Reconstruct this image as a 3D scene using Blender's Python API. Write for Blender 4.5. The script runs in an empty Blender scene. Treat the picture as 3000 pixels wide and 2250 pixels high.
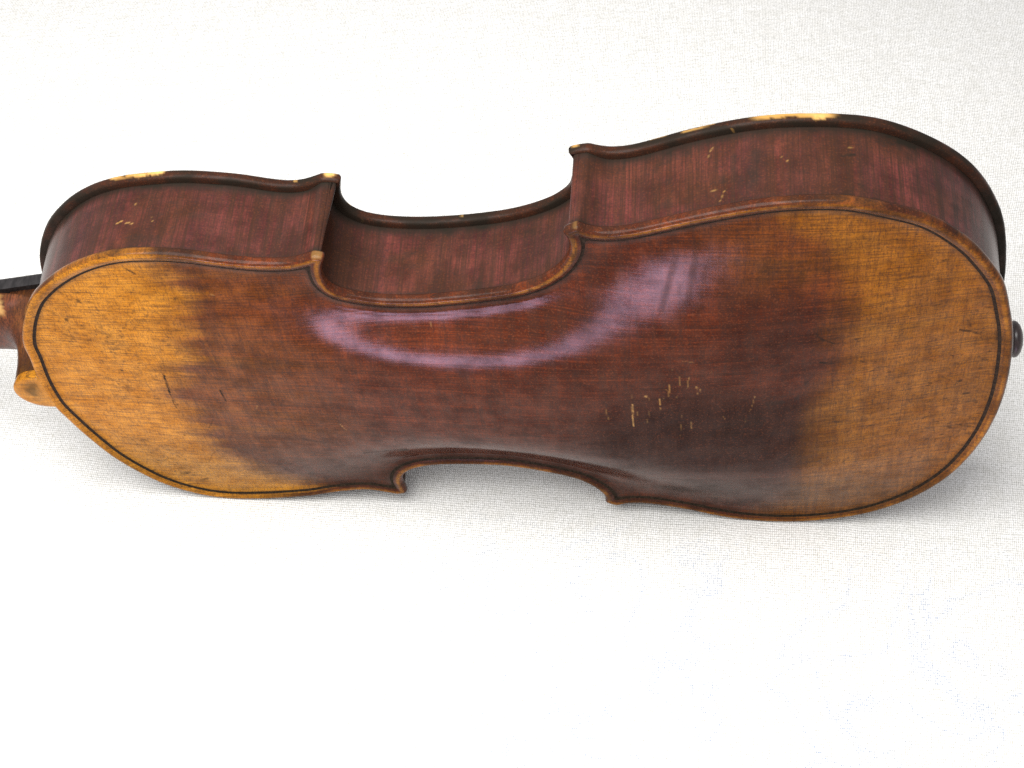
import bpy, bmesh, math, random
import numpy as np
from mathutils import Matrix, Vector
from mathutils.kdtree import KDTree
from mathutils.geometry import delaunay_2d_cdt

S = bpy.context.scene
C = S.collection
rng = np.random.default_rng(7)

# ------------------------------------------------------------------ pose of the violin on the cloth
# violin frame in mm: x along the body from the neck end, y across, z out of the back.
# it stands on one side, resting on the widest points of both bouts; local frame = (x-178, -z, -y)
TILT = math.atan2(102.3 - 83.1, 283.0 - 62.0)
def local(P):
    P = np.asarray(P, float)
    return np.c_[P[:, 0] - 178.0, -P[:, 2], -P[:, 1]] / 1000.0
ROOT_M = Matrix.Rotation(-TILT, 4, 'Y')
_low = min((ROOT_M @ Vector(local([q])[0])).z for q in ((283, 102.6, 0), (62, 83.3, 0), (283, 102.2, -38), (62, 83.2, -38)))
ROOT_M = Matrix.Translation((0, 0, -_low + 0.0002)) @ ROOT_M

# ------------------------------------------------------------------ camera
cam_v = (259.706, -492.031, 323.721)
RIGHT = (0.99093044, 0.11729824, -0.0655591)
DOWN = (-0.00997273, 0.55072884, 0.83462464)
FWD = (-0.13400529, 0.82640115, -0.54690376)
def dirl(v): return Vector((v[0], -v[2], -v[1]))
cd = bpy.data.cameras.new('camera')
cam = bpy.data.objects.new('camera', cd); C.objects.link(cam)
cd.sensor_width = 36.0; cd.sensor_fit = 'HORIZONTAL'
cd.lens = 36.0 * 4765.2 / 3000.0
cd.clip_start = 0.01; cd.clip_end = 50
m3 = Matrix((dirl(RIGHT), -dirl(DOWN), -dirl(FWD))).transposed()
cm = m3.to_4x4(); cm.translation = Vector(local([cam_v])[0])
cam.matrix_world = ROOT_M @ cm
S.camera = cam

# ------------------------------------------------------------------ world, lamps, exposure
W = bpy.data.worlds.new('World'); S.world = W; W.use_nodes = True
bg = W.node_tree.nodes['Background']
bg.inputs[0].default_value = (0.97, 0.96, 1.0, 1); bg.inputs[1].default_value = 0.50
def lamp(name, loc, target, sx, sy, power, col):
    ld = bpy.data.lights.new(name, 'AREA'); ld.shape = 'RECTANGLE'; ld.size = sx; ld.size_y = sy
    ld.energy = power; ld.color = col
    o = bpy.data.objects.new(name, ld); C.objects.link(o); o.location = loc
    o.rotation_euler = (Vector(target) - Vector(loc)).to_track_quat('-Z', 'Y').to_euler()
    return o
lamp('high_window_light', (-0.15, -0.12, 0.70), (-0.08, -0.02, 0.0), 0.50, 0.50, 8.6, (1.0, 0.985, 0.965))
lamp('low_window_light', (-0.30, -1.5, -0.355), (-0.30, 0.0, -0.355), 0.54, 0.27, 12.5, (0.93, 0.66, 1.0))
S.view_settings.view_transform = 'Standard'; S.view_settings.look = 'None'
S.view_settings.exposure = 0.27; S.view_settings.gamma = 1.0
S.cycles.use_denoising = False
S.cycles.max_bounces = 8

# ------------------------------------------------------------------ traced outlines (mm)
ARCS = {
 'BACK': [
  [(122.86,78.97),(120.53,78.09),(118.2,77.19),(115.86,76.33),(113.46,75.66),(110.99,75.33),(108.5,75.38),(106.02,75.68),(103.56,76.09),(101.11,76.56),(98.68,77.09),(96.26,77.71),(93.87,78.42),(91.5,79.21),(89.1,79.88),(86.66,80.38),(84.2,80.79),(81.73,81.14),(79.26,81.47),(76.78,81.77),(74.3,82.04),(71.82,82.3),(69.34,82.51),(66.85,82.69),(64.36,82.82),(61.86,82.89),(59.37,82.92),(56.88,82.88),(54.39,82.77),(51.9,82.55),(49.43,82.2),(46.99,81.71),(44.58,81.07),(42.21,80.27),(39.91,79.33),(37.66,78.24),(35.48,77.03),(33.36,75.72),(31.29,74.33),(29.29,72.84),(27.39,71.23),(25.58,69.51),(23.87,67.69),(22.26,65.79),(20.74,63.81),(19.28,61.79),(17.87,59.73),(16.51,57.64),(15.2,55.52),(13.96,53.36),(12.8,51.15),(11.7,48.91),(10.68,46.64),(9.75,44.32),(8.91,41.97),(8.11,39.61),(7.34,37.24),(6.59,34.86),(5.87,32.47),(5.17,30.08),(4.49,27.68),(3.85,25.27),(3.26,22.85),(2.68,20.42),(2.11,17.99),(1.54,15.56),(1.01,13.13),(0.59,10.67),(0.35,8.19),(0.26,5.7),(0.26,3.2),(0.3,0.71),(0.38,-1.79),(0.5,-4.28),(0.68,-6.76),(0.92,-9.25),(1.21,-11.72),(1.54,-14.19),(1.93,-16.66),(2.34,-19.12),(2.73,-21.58),(3.03,-24.06),(3.23,-26.54),(3.46,-29.03),(3.89,-31.48),(4.55,-33.89),(5.34,-36.25),(6.22,-38.59),(7.18,-40.89),(8.19,-43.17),(9.25,-45.42),(10.38,-47.65),(11.56,-49.84),(12.79,-52.01),(14.09,-54.15),(15.45,-56.24),(16.9,-58.26),(18.47,-60.2),(20.16,-62.03),(21.93,-63.8),(23.73,-65.52),(25.58,-67.19),(27.5,-68.78),(29.46,-70.32),(31.47,-71.8),(33.52,-73.23),(35.62,-74.57),(37.77,-75.83),(39.97,-77.01),(42.21,-78.1),(44.5,-79.09),(46.82,-80),(49.18,-80.81),(51.58,-81.5),(54,-82.06),(56.46,-82.48),(58.94,-82.76),(61.43,-82.9),(63.93,-82.94),(66.42,-82.9),(68.91,-82.79),(71.4,-82.62),(73.88,-82.37),(76.35,-82.03),(78.81,-81.59),(81.24,-81.06),(83.66,-80.45),(86.07,-79.81),(88.48,-79.17),(90.9,-78.55),(93.32,-77.97),(95.76,-77.43),(98.21,-76.96),(100.67,-76.58),(103.15,-76.27),(105.63,-76.04),(108.12,-75.9),(110.61,-75.89),(113.1,-76.08),(115.55,-76.54),(117.94,-77.25),(120.26,-78.17),(122.53,-79.2)],
  [(126.73,-77.87),(126.04,-76.54),(125.39,-75.19),(124.86,-73.8),(124.49,-72.35),(124.26,-70.87),(124.11,-69.38),(124.04,-67.89),(124.08,-66.39),(124.26,-64.91),(124.62,-63.45),(125.19,-62.07),(125.99,-60.81),(126.99,-59.7),(128.19,-58.81),(129.51,-58.11),(130.89,-57.53),(132.29,-57.02),(133.71,-56.55),(135.14,-56.1),(136.58,-55.69),(138.03,-55.33),(139.49,-55.01),(140.97,-54.74),(142.45,-54.52),(143.93,-54.37),(145.43,-54.26),(146.92,-54.17),(148.41,-54.1),(149.91,-54.05),(151.41,-54.02),(152.9,-54.03),(154.4,-54.06),(155.89,-54.13),(157.38,-54.23),(158.88,-54.37),(160.36,-54.53),(161.85,-54.72),(163.33,-54.9),(164.82,-55.09),(166.3,-55.26),(167.79,-55.44),(169.27,-55.62),(170.76,-55.81),(172.24,-56.01),(173.72,-56.22),(175.2,-56.45),(176.67,-56.7),(178.15,-56.96),(179.62,-57.22),(181.09,-57.49),(182.56,-57.76),(184.03,-58.07),(185.48,-58.43),(186.91,-58.87),(188.32,-59.36),(189.72,-59.9),(191.1,-60.49),(192.45,-61.12),(193.78,-61.8),(195.09,-62.53),(196.35,-63.34),(197.55,-64.23),(198.71,-65.18),(199.83,-66.16),(200.93,-67.18),(201.96,-68.27),(202.92,-69.42),(203.81,-70.61),(204.65,-71.85),(205.43,-73.13),(206.12,-74.46),(206.75,-75.82),(207.31,-77.2),(207.77,-78.63),(208.1,-80.09),(208.28,-81.57),(208.32,-83.06),(208.18,-84.55),(207.85,-86.01),(207.3,-87.4),(206.62,-88.73)],
  [(211.81,-91.65),(213.79,-90.12),(216.03,-89.01),(218.47,-88.43),(220.97,-88.26),(223.47,-88.34),(225.96,-88.64),(228.41,-89.14),(230.84,-89.78),(233.24,-90.5),(235.64,-91.24),(238.03,-91.99),(240.42,-92.74),(242.81,-93.5),(245.2,-94.24),(247.6,-94.97),(250.01,-95.68),(252.42,-96.36),(254.84,-97),(257.27,-97.62),(259.7,-98.23),(262.14,-98.83),(264.58,-99.39),(267.04,-99.9),(269.5,-100.34),(271.98,-100.71),(274.47,-101.01),(276.97,-101.23),(279.47,-101.39),(281.98,-101.49),(284.48,-101.54),(286.99,-101.51),(289.49,-101.4),(291.99,-101.19),(294.48,-100.87),(296.94,-100.4),(299.37,-99.79),(301.77,-99.06),(304.14,-98.25),(306.49,-97.38),(308.83,-96.47),(311.16,-95.56),(313.5,-94.65),(315.82,-93.69),(318.08,-92.63),(320.27,-91.4),(322.35,-90),(324.34,-88.47),(326.24,-86.84),(328.07,-85.12),(329.84,-83.36),(331.58,-81.55),(333.27,-79.7),(334.9,-77.79),(336.44,-75.82),(337.88,-73.76),(339.24,-71.66),(340.57,-69.53),(341.86,-67.38),(343.12,-65.21),(344.32,-63.02),(345.48,-60.79),(346.54,-58.52),(347.46,-56.19),(348.24,-53.81),(348.92,-51.39),(349.52,-48.96),(350.09,-46.52),(350.65,-44.07),(351.21,-41.63),(351.76,-39.19),(352.31,-36.74),(352.82,-34.28),(353.27,-31.82),(353.67,-29.34),(354.03,-26.86),(354.34,-24.37),(354.6,-21.88),(354.82,-19.38),(355.02,-16.89),(355.18,-14.38),(355.33,-11.88),(355.45,-9.38),(355.57,-6.87),(355.67,-4.37),(355.73,-1.86),(355.75,0.65),(355.74,3.15),(355.73,5.66),(355.68,8.17),(355.57,10.67),(355.43,13.17),(355.26,15.67),(355.07,18.17),(354.84,20.67),(354.56,23.16),(354.22,25.65),(353.86,28.13),(353.48,30.6),(353.06,33.07),(352.56,35.53),(352.02,37.98),(351.44,40.42),(350.85,42.86),(350.21,45.28),(349.5,47.68),(348.73,50.07),(347.92,52.44),(347.09,54.81),(346.22,57.16),(345.25,59.47),(344.2,61.75),(343.09,63.99),(341.93,66.22),(340.7,68.4),(339.37,70.52),(337.98,72.61),(336.53,74.65),(335.02,76.66),(333.45,78.61),(331.83,80.52),(330.11,82.35),(328.31,84.1),(326.44,85.76),(324.52,87.37),(322.54,88.91),(320.52,90.4),(318.45,91.81),(316.33,93.15),(314.15,94.38),(311.91,95.5),(309.61,96.49),(307.27,97.39),(304.9,98.21),(302.5,98.96),(300.09,99.63),(297.65,100.22),(295.2,100.74),(292.73,101.17),(290.25,101.53),(287.76,101.82),(285.26,102.04),(282.76,102.16),(280.25,102.19),(277.75,102.12),(275.24,101.97),(272.75,101.73),(270.26,101.43),(267.78,101.06),(265.31,100.62),(262.86,100.1),(260.42,99.51),(258.01,98.81),(255.64,98.02),(253.29,97.15),(250.97,96.2),(248.67,95.2),(246.38,94.18),(244.08,93.19),(241.76,92.23),(239.42,91.32),(237.06,90.48),(234.68,89.68),(232.3,88.91),(229.91,88.16),(227.5,87.47),(225.05,86.95),(222.56,86.66),(220.05,86.64),(217.57,86.95),(215.17,87.67),(212.87,88.68)],
  [(208.02,85.73),(208.24,84.24),(208.31,82.74),(208.14,81.25),(207.76,79.8),(207.25,78.39),(206.62,77.03),(205.9,75.71),(205.1,74.44),(204.23,73.22),(203.3,72.04),(202.32,70.9),(201.28,69.82),(200.19,68.79),(199.04,67.82),(197.83,66.93),(196.56,66.14),(195.25,65.41),(193.91,64.72),(192.56,64.07),(191.2,63.44),(189.82,62.85),(188.43,62.28),(187.04,61.72),(185.63,61.19),(184.22,60.67),(182.81,60.17),(181.39,59.68),(179.97,59.19),(178.54,58.72),(177.12,58.25),(175.68,57.81),(174.24,57.41),(172.78,57.06),(171.31,56.75),(169.83,56.47),(168.35,56.23),(166.86,56.05),(165.37,55.9),(163.87,55.78),(162.37,55.67),(160.87,55.58),(159.38,55.51),(157.88,55.44),(156.38,55.38),(154.88,55.33),(153.37,55.29),(151.87,55.26),(150.37,55.26),(148.87,55.29),(147.37,55.35),(145.87,55.44),(144.38,55.57),(142.89,55.77),(141.41,56.02),(139.94,56.31),(138.47,56.65),(137.04,57.08),(135.64,57.64),(134.3,58.3),(133,59.05),(131.77,59.91),(130.65,60.91),(129.66,62.03),(128.79,63.26),(128.08,64.58),(127.58,65.99),(127.26,67.46),(127.09,68.95),(127.1,70.45),(127.21,71.95),(127.35,73.44),(127.45,74.94),(127.49,76.44),(127.5,77.94)]],
 'BELLY': [
  [(120.81,79.08),(118.53,78.06),(116.23,77.11),(113.85,76.36),(111.4,75.93),(108.91,75.86),(106.43,76.11),(103.99,76.6),(101.58,77.22),(99.18,77.91),(96.79,78.61),(94.39,79.27),(91.97,79.86),(89.53,80.38),(87.08,80.82),(84.62,81.21),(82.15,81.58),(79.68,81.91),(77.21,82.2),(74.72,82.42),(72.23,82.54),(69.74,82.56),(67.25,82.47),(64.77,82.3),(62.28,82.11),(59.8,81.9),(57.32,81.67),(54.84,81.4),(52.37,81.06),(49.92,80.62),(47.49,80.06),(45.1,79.36),(42.74,78.57),(40.41,77.68),(38.13,76.67),(35.9,75.55),(33.73,74.33),(31.61,73.02),(29.55,71.62),(27.55,70.13),(25.62,68.56),(23.75,66.91),(21.93,65.21),(20.15,63.47),(18.43,61.66),(16.79,59.79),(15.24,57.84),(13.77,55.83),(12.38,53.75),(11.08,51.63),(9.84,49.46),(8.68,47.26),(7.58,45.03),(6.53,42.76),(5.56,40.47),(4.7,38.13),(3.98,35.75),(3.34,33.34),(2.73,30.92),(2.14,28.5),(1.59,26.07),(1.15,23.62),(0.83,21.15),(0.61,18.66),(0.41,16.18),(0.23,13.69),(0.06,11.21),(-0.08,8.72),(-0.16,6.23),(-0.19,3.74),(-0.2,1.25),(-0.2,-1.25),(-0.19,-3.74),(-0.16,-6.23),(-0.08,-8.72),(0.06,-11.21),(0.23,-13.69),(0.41,-16.18),(0.61,-18.66),(0.83,-21.15),(1.15,-23.62),(1.59,-26.07),(2.14,-28.5),(2.73,-30.92),(3.34,-33.34),(3.98,-35.75),(4.7,-38.13),(5.56,-40.47),(6.53,-42.76),(7.58,-45.03),(8.68,-47.26),(9.84,-49.46),(11.08,-51.63),(12.38,-53.75),(13.77,-55.83),(15.24,-57.84),(16.79,-59.79),(18.43,-61.66),(20.15,-63.47),(21.93,-65.21),(23.75,-66.91),(25.62,-68.56),(27.55,-70.13),(29.55,-71.62),(31.61,-73.02),(33.73,-74.33),(35.9,-75.55),(38.13,-76.67),(40.41,-77.68),(42.74,-78.57),(45.1,-79.36),(47.49,-80.06),(49.92,-80.62),(52.37,-81.06),(54.84,-81.4),(57.32,-81.67),(59.8,-81.9),(62.28,-82.11),(64.77,-82.3),(67.25,-82.47),(69.74,-82.56),(72.23,-82.54),(74.72,-82.42),(77.21,-82.2),(79.68,-81.91),(82.15,-81.58),(84.62,-81.21),(87.08,-80.82),(89.53,-80.38),(91.97,-79.86),(94.39,-79.27),(96.79,-78.61),(99.18,-77.91),(101.58,-77.22),(103.99,-76.6),(106.43,-76.11),(108.91,-75.86),(111.4,-75.93),(113.85,-76.36),(116.23,-77.11),(118.53,-78.06),(120.81,-79.08)],
  [(127.92,-77.95),(127.54,-76.5),(127.15,-75.06),(126.78,-73.62),(126.45,-72.16),(126.19,-70.69),(126.04,-69.21),(126.03,-67.71),(126.18,-66.23),(126.49,-64.77),(127,-63.37),(127.72,-62.06),(128.62,-60.87),(129.67,-59.81),(130.85,-58.89),(132.12,-58.11),(133.46,-57.45),(134.85,-56.91),(136.27,-56.45),(137.71,-56.05),(139.16,-55.72),(140.63,-55.45),(142.1,-55.22),(143.58,-55.02),(145.07,-54.85),(146.55,-54.71),(148.04,-54.59),(149.53,-54.5),(151.02,-54.44),(152.51,-54.4),(154.01,-54.38),(155.5,-54.38),(156.99,-54.42),(158.48,-54.47),(159.98,-54.54),(161.47,-54.62),(162.96,-54.72),(164.44,-54.83),(165.93,-54.95),(167.42,-55.1),(168.9,-55.26),(170.38,-55.43),(171.87,-55.62),(173.35,-55.81),(174.82,-56.03),(176.3,-56.25),(177.77,-56.49),(179.24,-56.75),(180.71,-57.04),(182.17,-57.35),(183.62,-57.71),(185.05,-58.11),(186.48,-58.54),(187.9,-59.01),(189.31,-59.51),(190.7,-60.05),(192.08,-60.61),(193.45,-61.2),(194.8,-61.84),(196.13,-62.52),(197.44,-63.24),(198.72,-64.01),(199.95,-64.86),(201.11,-65.79),(202.22,-66.79),(203.3,-67.82),(204.32,-68.91),(205.19,-70.12),(205.87,-71.45),(206.37,-72.86),(206.79,-74.29),(207.18,-75.73),(207.55,-77.17),(207.88,-78.63),(208.13,-80.1),(208.29,-81.59),(208.32,-83.08),(208.18,-84.56),(207.84,-86.02),(207.3,-87.4),(206.62,-88.73)],
  [(214.03,-90.35),(216.34,-89.38),(218.74,-88.66),(221.22,-88.32),(223.73,-88.34),(226.21,-88.64),(228.66,-89.19),(231.06,-89.91),(233.43,-90.73),(235.78,-91.59),(238.14,-92.45),(240.49,-93.32),(242.85,-94.17),(245.22,-95),(247.6,-95.77),(250,-96.48),(252.42,-97.14),(254.85,-97.78),(257.27,-98.41),(259.71,-98.99),(262.16,-99.52),(264.63,-99.97),(267.1,-100.37),(269.59,-100.71),(272.08,-100.96),(274.58,-101.13),(277.09,-101.23),(279.6,-101.26),(282.1,-101.24),(284.61,-101.17),(287.11,-101.06),(289.62,-100.91),(292.12,-100.72),(294.61,-100.47),(297.1,-100.16),(299.57,-99.77),(302.03,-99.27),(304.46,-98.64),(306.85,-97.88),(309.19,-96.98),(311.48,-95.96),(313.72,-94.85),(315.92,-93.65),(318.09,-92.38),(320.21,-91.04),(322.29,-89.64),(324.33,-88.2),(326.34,-86.7),(328.31,-85.14),(330.21,-83.51),(332.06,-81.81),(333.83,-80.04),(335.52,-78.19),(337.14,-76.27),(338.69,-74.3),(340.15,-72.27),(341.52,-70.17),(342.81,-68.02),(344.03,-65.83),(345.16,-63.59),(346.23,-61.32),(347.24,-59.03),(348.21,-56.72),(349.13,-54.39),(349.99,-52.03),(350.76,-49.64),(351.47,-47.24),(352.1,-44.81),(352.66,-42.37),(353.15,-39.91),(353.59,-37.44),(354,-34.97),(354.38,-32.49),(354.71,-30.01),(355.01,-27.52),(355.3,-25.03),(355.56,-22.53),(355.8,-20.04),(356,-17.54),(356.17,-15.04),(356.3,-12.53),(356.38,-10.03),(356.44,-7.52),(356.49,-5.01),(356.53,-2.51),(356.55,-0),(356.53,2.51),(356.49,5.01),(356.44,7.52),(356.38,10.03),(356.3,12.53),(356.17,15.04),(356,17.54),(355.8,20.04),(355.56,22.53),(355.3,25.03),(355.01,27.52),(354.71,30.01),(354.38,32.49),(354,34.97),(353.59,37.44),(353.15,39.91),(352.66,42.37),(352.1,44.81),(351.47,47.24),(350.76,49.64),(349.99,52.03),(349.13,54.39),(348.21,56.72),(347.24,59.03),(346.23,61.32),(345.16,63.59),(344.03,65.83),(342.81,68.02),(341.52,70.17),(340.15,72.27),(338.69,74.3),(337.14,76.27),(335.52,78.19),(333.83,80.04),(332.06,81.81),(330.21,83.51),(328.31,85.14),(326.34,86.7),(324.33,88.2),(322.29,89.64),(320.21,91.04),(318.09,92.38),(315.92,93.65),(313.72,94.85),(311.48,95.96),(309.19,96.98),(306.85,97.88),(304.46,98.64),(302.03,99.27),(299.57,99.77),(297.1,100.16),(294.61,100.47),(292.12,100.72),(289.62,100.91),(287.11,101.06),(284.61,101.17),(282.1,101.24),(279.6,101.26),(277.09,101.23),(274.58,101.13),(272.08,100.96),(269.59,100.71),(267.1,100.37),(264.63,99.97),(262.16,99.52),(259.71,98.99),(257.27,98.41),(254.85,97.78),(252.42,97.14),(250,96.48),(247.6,95.77),(245.22,95),(242.85,94.17),(240.49,93.32),(238.14,92.45),(235.78,91.59),(233.43,90.73),(231.06,89.91),(228.66,89.19),(226.21,88.64),(223.73,88.34),(221.22,88.32),(218.74,88.66),(216.34,89.38),(214.03,90.35)],
  [(206.62,88.73),(207.3,87.4),(207.84,86.02),(208.18,84.56),(208.32,83.08),(208.29,81.59),(208.13,80.1),(207.88,78.63),(207.55,77.17),(207.18,75.73),(206.79,74.29),(206.37,72.86),(205.87,71.45),(205.19,70.12),(204.32,68.91),(203.3,67.82),(202.22,66.79),(201.11,65.79),(199.95,64.86),(198.72,64.01),(197.44,63.24),(196.13,62.52),(194.8,61.84),(193.45,61.2),(192.08,60.61),(190.7,60.05),(189.31,59.51),(187.9,59.01),(186.48,58.54),(185.05,58.11),(183.62,57.71),(182.17,57.35),(180.71,57.04),(179.24,56.75),(177.77,56.49),(176.3,56.25),(174.82,56.03),(173.35,55.81),(171.87,55.62),(170.38,55.43),(168.9,55.26),(167.42,55.1),(165.93,54.95),(164.44,54.83),(162.96,54.72),(161.47,54.62),(159.98,54.54),(158.48,54.47),(156.99,54.42),(155.5,54.38),(154.01,54.38),(152.51,54.4),(151.02,54.44),(149.53,54.5),(148.04,54.59),(146.55,54.71),(145.07,54.85),(143.58,55.02),(142.1,55.22),(140.63,55.45),(139.16,55.72),(137.71,56.05),(136.27,56.45),(134.85,56.91),(133.46,57.45),(132.12,58.11),(130.85,58.89),(129.67,59.81),(128.62,60.87),(127.72,62.06),(127,63.37),(126.49,64.77),(126.18,66.23),(126.03,67.71),(126.04,69.21),(126.19,70.69),(126.45,72.16),(126.78,73.62),(127.15,75.06),(127.54,76.5),(127.92,77.95)]],
}

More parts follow.
